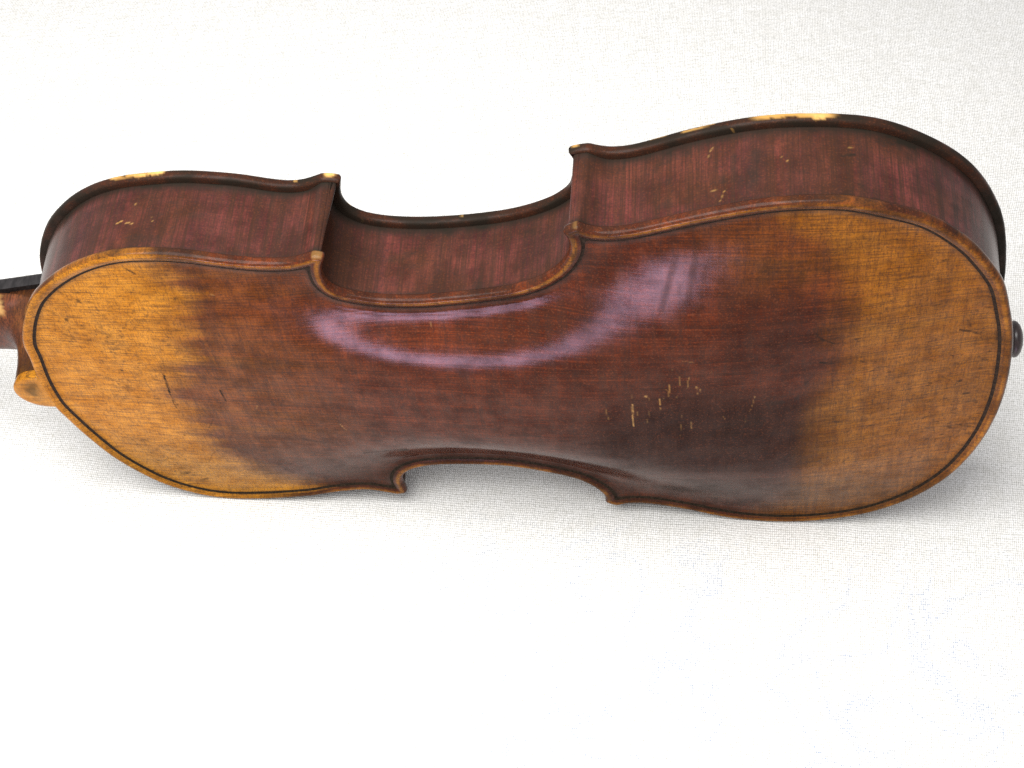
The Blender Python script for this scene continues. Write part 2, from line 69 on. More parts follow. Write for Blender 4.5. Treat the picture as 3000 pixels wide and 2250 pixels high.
MARKS = [
  ('dark','back',0.45,0.95,[(52.99,-16.02,2.48),(52.24,-9.33,2.46),(51.5,-2.98,2.41)]),
  ('dark','back',0.32,0.75,[(51.5,-2.98,2.41),(51.03,2.93,2.37),(51.06,7.46,2.37)]),
  ('dark','back',0.2,0.35,[(51.06,7.46,2.37),(51.95,13.74,2.42),(52.46,19.32,2.41)]),
  ('dark','back',0.4,0.8,[(72.18,-6.77,3.95),(72.31,-2.91,3.96),(72.44,0.99,3.97)]),
  ('dark','back',0.25,0.45,[(63.73,14.09,3.34),(62.27,17.05,3.21),(60.23,20.7,3.01)]),
  ('dark','back',0.22,0.5,[(21.51,25.86,-0.5),(23.2,32.25,-0.52),(25.1,38.2,-0.56),(26.25,43.54,-0.7)]),
  ('dark','back',0.3,0.5,[(58.32,39.12,2.14),(54.89,43.16,1.61),(51.38,50.6,0.74)]),
  ('dark','back',0.25,0.4,[(53.77,-22.04,2.47),(52.81,-17.01,2.46)]),
  ('dark','back',0.3,0.5,[(48.07,-11.43,2.09),(49.52,-14.14,2.2)]),
  ('dark','back',0.9,0.7,[(25.72,-45.87,-0.85)]),
  ('dark','back',0.8,0.7,[(34.08,-56.6,-0.94)]),
  ('dark','back',0.6,0.7,[(36.63,-53.15,-0.54)]),
  ('dark','back',0.7,0.7,[(38.49,-36.96,0.68)]),
  ('dark','back',0.5,0.7,[(36.74,-28.18,0.85)]),
  ('dark','back',0.8,0.7,[(36.94,-16.24,1.05)]),
  ('dark','back',0.6,0.7,[(18.33,23.91,-0.73)]),
  ('dark','back',0.7,0.7,[(29.6,34.41,-0.01)]),
  ('dark','back',0.7,0.7,[(47.93,28.11,1.85)]),
  ('dark','back',1.3,0.5,[(36.16,62.89,-1.11),(39.64,61.23,-0.86)]),
  ('dark','back',1.0,0.55,[(42.33,68.76,-1.22),(45.97,66.49,-0.99)]),
  ('dark','back',1.4,0.45,[(81.55,54.06,1.33),(84.03,59.21,0.46)]),
  ('dark','back',1.2,0.4,[(95.62,25.62,5.09),(104.09,28.7,5.35)]),
  ('dark','back',0.5,0.7,[(33.71,-57.16,-1.0),(34.49,-55.78,-0.86)]),
  ('dark','back',0.35,0.75,[(287.81,-41.55,6.9),(289.01,-39.18,6.95),(290.6,-37.67,6.86),(292.17,-36.72,6.73),(293.66,-35.43,6.61)]),
  ('dark','back',0.5,0.8,[(335.9,-33.08,0.05),(337.51,-32.37,-0.18),(339.22,-31.64,-0.41)]),
  ('dark','back',0.45,0.8,[(340.2,-31.07,-0.53),(341.58,-30.17,-0.71),(343.09,-29.07,-0.88)]),
  ('dark','back',0.35,0.5,[(337.91,-37.98,-0.42),(338.41,-36.18,-0.43),(339.36,-34.02,-0.49)]),
  ('dark','back',0.5,0.7,[(273.36,-26.24,9.25),(276.08,-26.1,9.01)]),
  ('dark','back',0.5,0.75,[(289.52,-25.54,7.54),(291.62,-24.93,7.29),(293.63,-24.24,7.04)]),
  ('dark','back',0.4,0.6,[(307.13,-22.27,5.07),(308.57,-21.72,4.84)]),
  ('dark','back',0.5,0.75,[(326.69,-4.8,1.84),(329.14,-2.66,1.42)]),
  ('dark','back',0.6,0.6,[(322.54,-9.65,2.55)]),
  ('dark','back',0.6,0.6,[(321.12,-4.4,2.8)]),
  ('dark','back',0.4,0.5,[(333.02,-5.54,0.78),(335.09,-3.54,0.46)]),
  ('dark','back',0.35,0.6,[(300.4,46.14,4.93),(301.7,43.58,4.97),(302.75,41.93,4.94)]),
  ('dark','back',0.22,0.35,[(331.83,21.06,0.91),(332.93,28.99,0.61),(334.46,38.84,0.05)]),
  ('dark','back',0.22,0.35,[(339.71,37.07,-0.65),(340.3,43.68,-0.98),(340.1,49.89,-1.2)]),
  ('dark','back',1.5,0.5,[(284.71,-12.48,8.34),(285.45,-14.26,8.24)]),
  ('dark','back',1.1,0.55,[(281.99,-5.16,8.68),(283.55,-6.84,8.5)]),
  ('dark','back',1.6,0.5,[(272.62,-2.78,9.64),(276.93,-3.27,9.22)]),
  ('dark','back',1.0,0.45,[(299.74,6.64,6.34),(302.54,8.08,5.91)]),
  ('dark','back',0.7,0.5,[(296.53,13.56,6.78),(297.75,13.86,6.61)]),
  ('dark','back',0.7,0.5,[(316.38,10.85,3.62)]),
  ('dark','back',0.6,0.5,[(320.25,11.45,2.94)]),
  ('dark','back',0.6,0.6,[(328.16,20.24,1.53),(329.44,19.11,1.32)]),
  ('dark','back',0.6,0.6,[(332.36,23.68,0.79),(334.07,24.14,0.52)]),
  ('dark','back',0.5,0.6,[(308.23,-45.05,3.91)]),
  ('dark','back',0.5,0.6,[(282.67,-19.32,8.49)]),
  ('dark','back',0.4606364057940299,0.6712842650807016,[(345.17,30.38,-1.18),(346.25,30.67,-1.28)]),
  ('dark','back',0.5146720032699253,0.4468389252045075,[(346.13,31.1,-1.28),(346.72,30.57,-1.29)]),
  ('dark','back',0.6226609386809294,0.6301567434900381,[(345.74,30.13,-1.25),(346.44,30.75,-1.28)]),
  ('dark','back',0.5927578835514872,0.6491269252969715,[(342.03,28.3,-0.73),(343.61,29.26,-0.95)]),
  ('dark','back',0.3711160696963138,0.5157557606548008,[(345.36,24.2,-1.08),(346.78,24.13,-1.27)]),
  ('dark','back',0.5190555478348216,0.45508600885066364,[(342.89,42.85,-1.25),(344.88,43.9,-1.15)]),
  ('dark','back',0.4655784172526928,0.5596193652664962,[(347.61,21.3,-1.29),(349.56,21.66,-1.09)]),
  ('dark','back',0.6250369274538483,0.36513346417528697,[(340.77,21.18,-0.44),(341.67,21.5,-0.57)]),
  ('dark','back',0.43713730616886237,0.6990476059602393,[(350.01,28.67,-0.65)]),
  ('dark','back',0.5530659927164077,0.4467066922358891,[(344.07,29.14,-1.01),(344.78,29.61,-1.1)]),
  ('dark','back',0.3403917754871438,0.37156358471406153,[(342.31,36.86,-0.98),(343.03,36.11,-1.04)]),
  ('dark','back',0.39496686793013036,0.46587344838010714,[(342.13,27.7,-0.73),(343.65,29.25,-0.96)]),
  ('dark','back',0.681895039336938,0.607207284765874,[(347.12,34.65,-1.15),(347.45,34.47,-1.1)]),
  ('dark','back',0.6864027027872491,0.621333802328802,[(337.87,26.33,-0.1),(338.73,26.52,-0.23)]),
  ('dark','back',0.3765660819234957,0.5054497838184115,[(338.81,35.78,-0.48),(340.38,36.44,-0.72)]),
  ('dark','back',0.43252289167967456,0.3532887632188476,[(342.59,31.29,-0.87),(344.86,32.6,-1.19)]),
  ('dark','back',0.33884088527955636,0.6936120273361568,[(346.73,28.2,-1.28),(348.41,27.54,-1.15)]),
  ('dark','back',0.3221082500729603,0.40903459495631744,[(346.14,21.84,-1.15),(346.55,21.99,-1.21)]),
  ('dark','back',0.6990546108352361,0.3927956401720468,[(343.24,21.98,-0.79),(343.58,21.93,-0.83)]),
  ('dark','back',0.6950629538305444,0.5172166870580648,[(343.17,12.65,-0.7),(344.23,12.72,-0.83)]),
  ('dark','back',0.6557201666469482,0.6408664917610729,[(345.74,35.11,-1.28),(346.07,35.01,-1.29)]),
  ('dark','back',0.39695564963125324,0.4228229226195101,[(345.56,24.55,-1.11),(346.35,24.74,-1.22)]),
  ('dark','back',0.5261376801635503,0.6966997496738891,[(347.08,42.2,-0.68),(347.57,42.42,-0.47)]),
  ('dark','back',0.6163430890958084,0.6106541999740611,[(345.39,12.59,-0.97),(346.97,13.77,-1.16)]),
  ('dark','back',0.6698309486074912,0.467806354564962,[(343.09,26.2,-0.83),(343.8,26.86,-0.93)]),
  ('dark','back',0.6259304684996281,0.5348083624641098,[(338.5,17.06,-0.08),(339.82,16.33,-0.27)]),
  ('dark','back',0.3297522272426173,0.68988089709005,[(340.53,15.45,-0.36),(341.3,16.41,-0.47)]),
  ('dark','back',0.6595878887759024,0.3946714756517641,[(341.95,37.97,-0.97),(342.32,37.99,-1.02)]),
  ('dark','back',0.5276823743348814,0.6112730949469218,[(349.12,24.3,-1.11)]),
  ('dark','back',0.6689447973869517,0.35458859699594336,[(349.19,31.31,-0.89),(349.43,31.06,-0.76)]),
  ('dark','back',0.5202433587712073,0.6575476138505008,[(345.45,23.77,-1.09),(347.36,24.48,-1.29)]),
  ('dark','back',0.6567000107835889,0.6207508506217456,[(338.11,28.54,-0.18),(339.07,29.43,-0.34)]),
  ('dark','back',0.49553249049426984,0.6526519387210384,[(340.67,27.29,-0.52),(341.01,27.58,-0.57)]),
  ('dark','back',0.6070317950221051,0.5330452022460288,[(345.15,23.08,-1.04),(346.13,23.13,-1.17)]),
  ('dark','back',0.5042205074338271,0.6,[(345.56,-13.86,-1.0),(346.98,-13.33,-1.18)]),
  ('dark','back',0.5340564041133762,0.6,[(344.87,-8.59,-0.9),(345.86,-8.49,-1.02)]),
  ('dark','back',0.8149549930589421,0.6,[(347.09,-18.45,-1.24),(347.74,-18.57,-1.28)]),
  ('dark','back',0.6946608002647002,0.6,[(341.3,6.87,-0.44),(342.88,6.88,-0.65)]),
  ('dark','back',0.5457804498545986,0.6,[(347.88,-22.53,-1.29),(348.93,-22.41,-1.16)]),
  ('dark','back',0.7049898594605494,0.6,[(344.43,-3.36,-0.84),(345.32,-2.9,-0.95)]),
  ('dark','back',0.8106344951517563,0.6,[(343.5,-44.04,-1.29),(343.86,-43.76,-1.29)]),
  ('dark','back',0.5783410687355308,0.6,[(334.41,8.23,0.56),(335.13,8.69,0.45)]),
  ('dark','back',0.6689857784455194,0.6,[(338.21,-1.8,-0.01),(339.55,-1.74,-0.2)]),
  ('dark','back',0.4,0.65,[(326.67,-69.89,-1.0),(328.41,-70.36,-1.15)]),
  ('dark','back',0.5,0.6,[(317.25,-83.28,-1.27)]),
  ('dark','back',0.5,0.5,[(305.6,-91.46,-1.21),(306.78,-93.87,-0.42)]),
  ('dark','back',0.6,0.4,[(311.42,-85.55,-1.22),(312.52,-86.55,-1.3)]),
  ('dark','back',0.9,0.55,[(117.76,38.72,3.97),(122.81,37.95,3.96),(129.2,36.46,4.13),(133.79,34.79,4.54)]),
  ('dark','back',1.5,0.85,[(133.3,37.65,3.5),(134.59,36.69,3.81)]),
  ('dark','back',0.5,0.5,[(147.15,40.37,1.72),(156.03,38.31,2.81),(165.54,35.8,4.58),(174.83,33.94,6.3),(182.56,34.12,7.06),(189.23,33.01,8.23)]),
  ('dark','back',0.8,0.5,[(178.69,14.23,11.23),(183.31,14.11,11.47),(189.03,14.33,11.7)]),
  ('pale','back',0.38,0.95,[(224.61,-7.28,12.05),(224.57,-4.53,12.07),(224.53,-0.96,12.08),(224.44,1.62,12.09)]),
  ('pale','back',0.38,0.9,[(224.44,1.62,12.09),(224.38,4.75,12.08),(224.38,7.29,12.07)]),
  ('pale','back',0.9,0.85,[(229.57,-12.3,11.88),(229.73,-11.71,11.88)]),
  ('pale','back',0.45,0.9,[(234.52,-9.98,11.79),(234.48,-6.27,11.82)]),
  ('pale','back',0.3,0.5,[(234.46,-4.51,11.83),(234.51,-3.24,11.83)]),
  ('pale','back',0.35,0.8,[(238.18,-18.83,11.49),(238.21,-16.02,11.57)]),
  ('pale','back',0.5,0.6,[(238.2,-15.79,11.57),(237.87,-14.14,11.62),(237.51,-11.65,11.67)]),
  ('pale','back',0.25,0.45,[(241.74,-23.62,11.18),(241.79,-20.91,11.3),(241.75,-18.14,11.39)]),
  ('pale','back',0.3,0.5,[(245.01,-22.51,11.12),(244.69,-20.25,11.22),(244.31,-16.08,11.35)]),
  ('pale','back',0.4,0.8,[(247.52,-16.78,11.2),(247.58,-14.39,11.25),(247.57,-11.98,11.28)]),
  ('pale','back',0.35,0.7,[(248.61,-15.26,11.19),(248.97,-13.31,11.2)]),
  ('pale','back',0.25,0.4,[(214.95,-4.66,12.23),(215.27,-1.34,12.24),(215.65,2.3,12.24)]),
  ('pale','back',0.22,0.35,[(241.29,6.79,11.59),(241.18,11.05,11.56),(240.98,14.85,11.52)]),
  ('pale','back',0.22,0.4,[(245.08,5.51,11.45),(245.06,10.27,11.42)]),
  ('pale','back',0.22,0.4,[(247.49,-26.78,10.82),(247.59,-23.14,11.0)]),
  ('pale','back',0.22,0.4,[(252.91,-25.49,10.66),(253.01,-23.47,10.75)]),
  ('pale','back',0.25,0.45,[(214.93,-23.96,11.39),(214.93,-22.78,11.5)]),
  ('pale','back',0.3,0.4,[(236.6,-16.12,11.61),(237.24,-15.37,11.61)]),
  ('pale','back',0.25,0.35,[(229.51,2.91,11.97),(229.5,6.05,11.96)]),
  ('pale','back',0.25,0.35,[(226.21,-2.42,12.05),(226.13,0.15,12.05)]),
  ('pale','back',0.22,0.35,[(256.42,2.95,10.87),(256.9,4.81,10.84)]),
  ('pale','back',0.3,0.45,[(264.48,5.48,10.32),(264.48,7.57,10.31)]),
  ('pale','back',0.2,0.24885104575726597,[(240.49,-11.59,11.57),(240.38,-10.46,11.59)]),
  ('pale','back',0.2,0.15111242480293557,[(224.88,-13.38,11.95),(224.65,-10.78,12.01)]),
  ('pale','back',0.2,0.2468498908375345,[(230.87,-11.24,11.87),(230.56,-8.58,11.91)]),
  ('pale','back',0.2,0.3033339860743483,[(237.41,7.59,11.73),(237.56,9.45,11.71)]),
  ('pale','back',0.2,0.2126545139314007,[(231.5,-16.95,11.72),(231.57,-14.66,11.78)]),
  ('pale','back',0.2,0.3235052175919131,[(224.03,-5.44,12.08),(224.06,-3.83,12.09)]),
  ('pale','back',0.2,0.3042084285573484,[(232.8,-14.09,11.76),(232.69,-13.0,11.79)]),
  ('pale','back',0.2,0.17878765415458006,[(236.05,-11.98,11.71),(236.14,-11.02,11.72)]),
  ('pale','back',0.2,0.2651964959411247,[(243.07,7.97,11.52),(242.95,9.85,11.51)]),
  ('pale','back',0.2,0.3372376157407245,[(235.75,-10.83,11.74),(235.54,-9.02,11.77)]),
  ('pale','back',0.2,0.154634273951902,[(234.76,-14.2,11.71),(234.49,-12.7,11.75)]),
  ('pale','back',0.2,0.31145002665057137,[(248.84,-12.07,11.22),(248.97,-9.17,11.25)]),
  ('pale','back',0.2,0.264772896457489,[(241.85,0.99,11.58),(241.97,3.18,11.58)]),
  ('pale','back',0.2,0.2803112141477029,[(239.39,-27.65,10.99),(239.43,-26.74,11.05)]),
  ('pale','back',0.2,0.21057301290746724,[(237.79,-18.94,11.49),(237.87,-16.1,11.58)]),
  ('pale','back',0.2,0.2907178971486084,[(230.38,-2.7,11.95),(230.14,0.59,11.96)]),
  ('pale','back',0.24,0.4,[(267.62,-8.71,10.06),(266.95,-4.13,10.13),(265.89,1.0,10.21)]),
  ('pale','back',0.22,0.4,[(264.54,5.24,10.31),(264.43,7.94,10.31)]),
  ('pale','back',0.3,0.7,[(113.94,13.18,6.81),(115.18,17.21,6.78)]),
  ('pale','back',0.45,0.4,[(83.01,-60.46,0.17),(84.06,-60.28,0.18)]),
  ('pale','back',0.3,0.5,[(84.11,2.97,4.73),(83.18,5.2,4.67)]),
  ('pale','back',0.4,0.5,[(99.5,11.81,5.76)]),
  ('pale','back',0.2,0.35,[(156.91,-44.05,-0.39),(156.47,-39.5,1.59)]),
  ('pale','back',0.3,0.3,[(243.15,-31.88,10.56),(246.79,-30.87,10.56)]),
  ('pale','back',0.8,0.12,[(251.34,79.89,-0.0),(258.06,80.79,0.2)]),
  ('pale','back',0.6,0.15,[(270.93,85.45,-0.29),(278.92,87.14,-0.53)]),
  ('pale','rib',0.4,0.85,[(51.55,-78.38,-17.19),(52.48,-78.57,-17.82),(53.72,-78.81,-18.06)]),
  ('pale','rib',0.4,0.85,[(55.32,-79.12,-16.89),(56.46,-79.28,-16.92),(57.73,-79.45,-16.34)]),
  ('pale','rib',0.5,0.6,[(64.45,-79.8,-18.9)]),
  ('pale','rib',0.3,0.6,[(57.09,-79.03,-25.74),(57.34,-79.1,-24.58)]),
  ('pale','rib',0.35,0.6,[(64.81,-79.86,-17.15),(65.24,-79.87,-16.92)]),
  ('pale','rib',0.35,0.6,[(254.2,-94.52,-29.33),(253.61,-94.35,-28.4),(253.12,-94.21,-28.08)]),
  ('pale','rib',0.35,0.5,[(253.21,-94.21,-26.9),(252.82,-94.08,-25.72)]),
  ('pale','rib',0.3,0.6,[(253.58,-94.02,-11.63),(254.8,-94.35,-11.76),(255.91,-94.64,-11.66)]),
  ('pale','rib',0.35,0.75,[(257.84,-95.12,-11.0),(257.35,-94.96,-9.14),(256.47,-94.69,-6.89)]),
  ('pale','rib',0.6,0.7,[(277.71,-98.44,-19.62)]),
  ('pale','rib',0.35,0.5,[(275.85,-98.33,-21.57)]),
  ('pale','rib',0.4,0.5,[(297.07,-97.34,-25.55),(297.92,-97.2,-25.26)]),
  ('dark','rib',0.6,0.8,[(294.98,-97.73,-21.82),(296.91,-97.41,-22.28),(298.61,-97.08,-22.64)]),
  ('dark','rib',0.4,0.5,[(298.74,-97.12,-10.92),(300.6,-96.61,-10.04)]),
  ('pale','belly',0.3,0.5,[(260.79,-98.1,-33.95)]),
  ('dark','rib',2.2,0.35,[(268.21,-97.52,-24.06),(267.39,-97.33,-17.84),(266.81,-97.17,-11.67)]),
  ('dark','rib',1.6,0.3,[(317.9,-89.31,-21.67),(318.02,-89.33,-16.57),(316.75,-90.12,-12.8)]),
  ('dark','rib',1.2,0.3,[(260.94,-96.1,-23.64),(261.1,-95.99,-15.4)]),
  ('pale','belly',0.3,0.35,[(131.86,-57.17,-33.97)]),
  ('dark','rib',0.5,0.5,[(153.48,-51.47,-31.81),(164.04,-51.92,-31.57)]),
  ('dark','rib',1.2,0.35,[(225.04,-85.56,-33.49),(224.16,-85.52,-28.9)]),
  ('pale','belly',1.5,1,[(61.26,-81.78,-37.13),(65.23,-82.09,-37.15)]),
  ('pale','belly',1.0,0.9,[(52.69,-80.96,-36.88),(58.68,-81.8,-36.09)]),
  ('pale','belly',1.3,1,[(122.86,-78.91,-36.75),(124.67,-78.62,-36.93)]),
  ('pale','belly',0.8,0.8,[(208.36,-89.2,-36.84),(209.67,-89.56,-36.94)]),
  ('pale','belly',1.6,1,[(272.31,-100.44,-37.47),(282.02,-100.72,-37.45)]),
  ('pale','belly',0.8,0.9,[(286.76,-101.02,-35.26),(289.18,-100.92,-35.51)]),
  ('pale','belly',0.5,0.6,[(244.69,-94.78,-36.63),(249.69,-96.29,-36.72),(254.66,-97.5,-37.07)]),
  ('pale','belly',0.4,0.5,[(110.66,-75.77,-36.85),(111.61,-75.97,-36.3)]),
  ('pale','belly',0.5,0.4,[(166.23,-54.91,-36.71)]),
  ('pale','back',1.0,0.3,[(122.9,-79.07,-2.49),(124.41,-78.87,-2.61)]),
  ('pale','back',0.9,0.3,[(210.56,-91.08,-2.87),(211.28,-91.11,-3.32)]),
  ('pale','back',0.8,0.28,[(123.95,-78.98,-2.58),(125.37,-78.47,-2.94)])]

# ------------------------------------------------------------------ numpy helpers
def resamp(P, ds):
    P = np.asarray(P, float)
    s = np.r_[0, np.cumsum(np.linalg.norm(np.diff(P, axis=0), axis=1))]
    n = max(2, int(round(s[-1] / ds)) + 1)
    t = np.linspace(0, s[-1], n)
    return np.stack([np.interp(t, s, P[:, k]) for k in range(P.shape[1])], 1)
def catmull(P, sub=8):
    P = np.asarray(P, float)
    E = np.vstack([2 * P[0] - P[1], P, 2 * P[-1] - P[-2]])
    t = np.linspace(0, 1, sub, endpoint=False)[:, None, None]
    a, b, c, d = E[:-3][None], E[1:-2][None], E[2:-1][None], E[3:][None]
    Q = 0.5 * (2 * b + (c - a) * t + (2 * a - 5 * b + 4 * c - d) * t * t + (3 * b - a - 3 * c + d) * t ** 3)
    Q = Q.transpose(1, 0, 2).reshape(-1, P.shape[1])
    return np.vstack([Q, P[-1:]])
def closed_outline(key, ds):
    parts = []
    A = [resamp(catmull(a), ds) for a in ARCS[key]]
    for i in range(4):
        parts.append(A[i])
        a, b = A[i][-1], A[(i + 1) % 4][0]        # the flat end of a corner, bulging slightly
        n = max(3, int(np.linalg.norm(b - a) / ds))
        t = np.linspace(0, 1, n + 1)[1:-1, None]
        e = a + (b - a) * t
        d = (b - a) / np.linalg.norm(b - a)
        out = np.array([d[1], -d[0]])
        out = out * (1 if np.dot(out, a - np.array([168., 0])) > 0 else -1)
        parts.append(e + out * 0.35 * np.sin(np.pi * t))
    P = np.vstack(parts)
    # soften the very sharp turn at each corner end
    for _ in range(2):
        P = 0.25 * np.roll(P, 1, 0) + 0.5 * P + 0.25 * np.roll(P, -1, 0)
    return P
def area2(P): return 0.5 * np.sum(P[:, 0] * np.roll(P[:, 1], -1) - np.roll(P[:, 0], -1) * P[:, 1])
def normals_in(P):
    T = np.roll(P, -1, 0) - np.roll(P, 1, 0); T /= np.linalg.norm(T, axis=1)[:, None]
    N = np.c_[-T[:, 1], T[:, 0]]
    return N if area2(P) > 0 else -N
def kd_of(P):
    k = KDTree(len(P))
    for i, p in enumerate(P): k.insert((p[0], p[1], 0), i)
    k.balance(); return k
def kd_dist(k, P): return np.array([k.find((p[0], p[1], 0))[2] for p in P])
def inside(P, poly):
    x, y = P[:, 0], P[:, 1]; r = np.zeros(len(P), bool)
    x0, y0 = poly[:, 0], poly[:, 1]; x1, y1 = np.roll(x0, -1), np.roll(y0, -1)
    for a, b, c, d in zip(x0, y0, x1, y1):
        if b == d: continue
        cnd = (b > y) != (d > y)
        if cnd.any():
            xx = (c - a) * (y - b) / (d - b) + a
            r ^= cnd & (x < xx)
    return r
def vnoise(P, sc, seed):
    """smooth value noise, 3-D points -> about 0..1"""
    P = np.asarray(P, float) / np.asarray(sc, float)
    i = np.floor(P).astype(np.int64); f = P - i; f = f * f * (3 - 2 * f)
    def h(a, b, c):
        n = (a * 374761393 + b * 668265263 + c * 2147483647 + seed * 144665) & 0xffffffff
        n = ((n ^ (n >> 13)) * 1274126177) & 0xffffffff
        n = ((n ^ (n >> 16)) * 2246822519) & 0xffffffff
        return ((n ^ (n >> 15)) & 0xffff) / 65535.0
    r = 0
    for a in (0, 1):
        for b in (0, 1):
            for c in (0, 1):
                w = (f[:, 0] if a else 1 - f[:, 0]) * (f[:, 1] if b else 1 - f[:, 1]) * (f[:, 2] if c else 1 - f[:, 2])
                r = r + w * h(i[:, 0] + a, i[:, 1] + b, i[:, 2] + c)
    return r
def fbm(P, sc, seed, o=4):
    r = 0; a = 0.5; t = 0; sc = np.asarray(sc, float)
    for k in range(o):
        r = r + a * vnoise(P, sc, seed + k * 17); t += a; a *= 0.5; sc = sc / 2.03
    return r / t
def sst(a, b, x): t = np.clip((x - a) / (b - a), 0, 1); return t * t * (3 - 2 * t)

# ------------------------------------------------------------------ object helpers
def link(o, parent=None):
    C.objects.link(o)
    if parent is not None: o.parent = parent
    return o
def mesh_obj(name, V, F, mat, parent=None, smooth=True, cols=None):
    me = bpy.data.meshes.new(name)
    me.from_pydata([tuple(v) for v in V], [], [tuple(int(i) for i in f) for f in F])
    me.update()
    if cols is not None:
        at = me.attributes.new('wear', 'FLOAT_COLOR', 'POINT')
        at.data.foreach_set('color', np.ascontiguousarray(cols, np.float32).ravel())
    if smooth: me.polygons.foreach_set('use_smooth', [True] * len(me.polygons))
    me.materials.append(mat)
    return link(bpy.data.objects.new(name, me), parent)
def fix_normals(o):
    bm = bmesh.new(); bm.from_mesh(o.data); bmesh.ops.recalc_face_normals(bm, faces=bm.faces); bm.to_mesh(o.data); bm.free()

# ------------------------------------------------------------------ materials
class NT:
    def __init__(s, name):
        s.m = bpy.data.materials.new(name); s.m.use_nodes = True; s.t = s.m.node_tree
        s.b = s.t.nodes['Principled BSDF']
    def n(s, typ, **kw):
        o = s.t.nodes.new(typ)
        for k, v in kw.items():
            if k.startswith('i_'):
                key = k[2:]; key = int(key) if key.isdigit() else key.replace('_', ' ')
                s.set(o.inputs[key], v)
            else: setattr(o, k, v)
        return o
    def set(s, sock, v):
        if hasattr(v, 'is_output') or isinstance(v, bpy.types.NodeSocket): s.t.links.new(v, sock)
        else: sock.default_value = v
    def math(s, op, a, b=0.0, c=None, clamp=False):
        o = s.n('ShaderNodeMath', operation=op, use_clamp=clamp); s.set(o.inputs[0], a); s.set(o.inputs[1], b)
        if c is not None: s.set(o.inputs[2], c)
        return o.outputs[0]
    def mix(s, f, a, b, mode='MIX'):
        o = s.n('ShaderNodeMix', data_type='RGBA', blend_type=mode); s.set(o.inputs[0], f)
        for k, v in ((6, a), (7, b)):
            if isinstance(v, tuple) and len(v) == 3: v = v + (1,)
            s.set(o.inputs[k], v)
        return o.outputs[2]
    def ramp(s, f, stops):
        o = s.n('ShaderNodeValToRGB'); e = o.color_ramp.elements
        while len(e) < len(stops): e.new(0.5)
        for k, (p, c) in zip(e, stops):
            k.position = p; k.color = c if len(c) == 4 else tuple(c) + (1,)
        s.set(o.inputs[0], f); return o.outputs[0]
    def rng(s, f, a, b, c=0.0, d=1.0):
        o = s.n('ShaderNodeMapRange', interpolation_type='SMOOTHSTEP'); s.set(o.inputs[0], f)
        for k, v in zip((1, 2, 3, 4), (a, b, c, d)): s.set(o.inputs[k], v)
        return o.outputs[0]
    def coord(s, scale, rot=(0, 0, 0)):
        tc = s.n('ShaderNodeTexCoord'); mp = s.n('ShaderNodeMapping')
        mp.inputs['Scale'].default_value = scale; mp.inputs['Rotation'].default_value = rot
        s.t.links.new(tc.outputs['Object'], mp.inputs[0]); return mp.outputs[0]
    def noise(s, vec, scale=1.0, detail=4, rough=0.55, dist=0.0):
        o = s.n('ShaderNodeTexNoise'); s.set(o.inputs['Vector'], vec); o.inputs['Scale'].default_value = scale
        o.inputs['Detail'].default_value = detail; o.inputs['Roughness'].default_value = rough; o.inputs['Distortion'].default_value = dist
        return o.outputs[0]
    def bump(s, h, strength, dist, prev=None):
        o = s.n('ShaderNodeBump'); o.inputs['Strength'].default_value = strength; o.inputs['Distance'].default_value = dist
        s.set(o.inputs['Height'], h)
        if prev is not None: s.set(o.inputs['Normal'], prev)
        return o.outputs[0]

GOLD = (0.42, 0.185, 0.033); RED = (0.125, 0.030, 0.012); DARK = (0.013, 0.0075, 0.0060); BARE = (0.72, 0.40, 0.10)

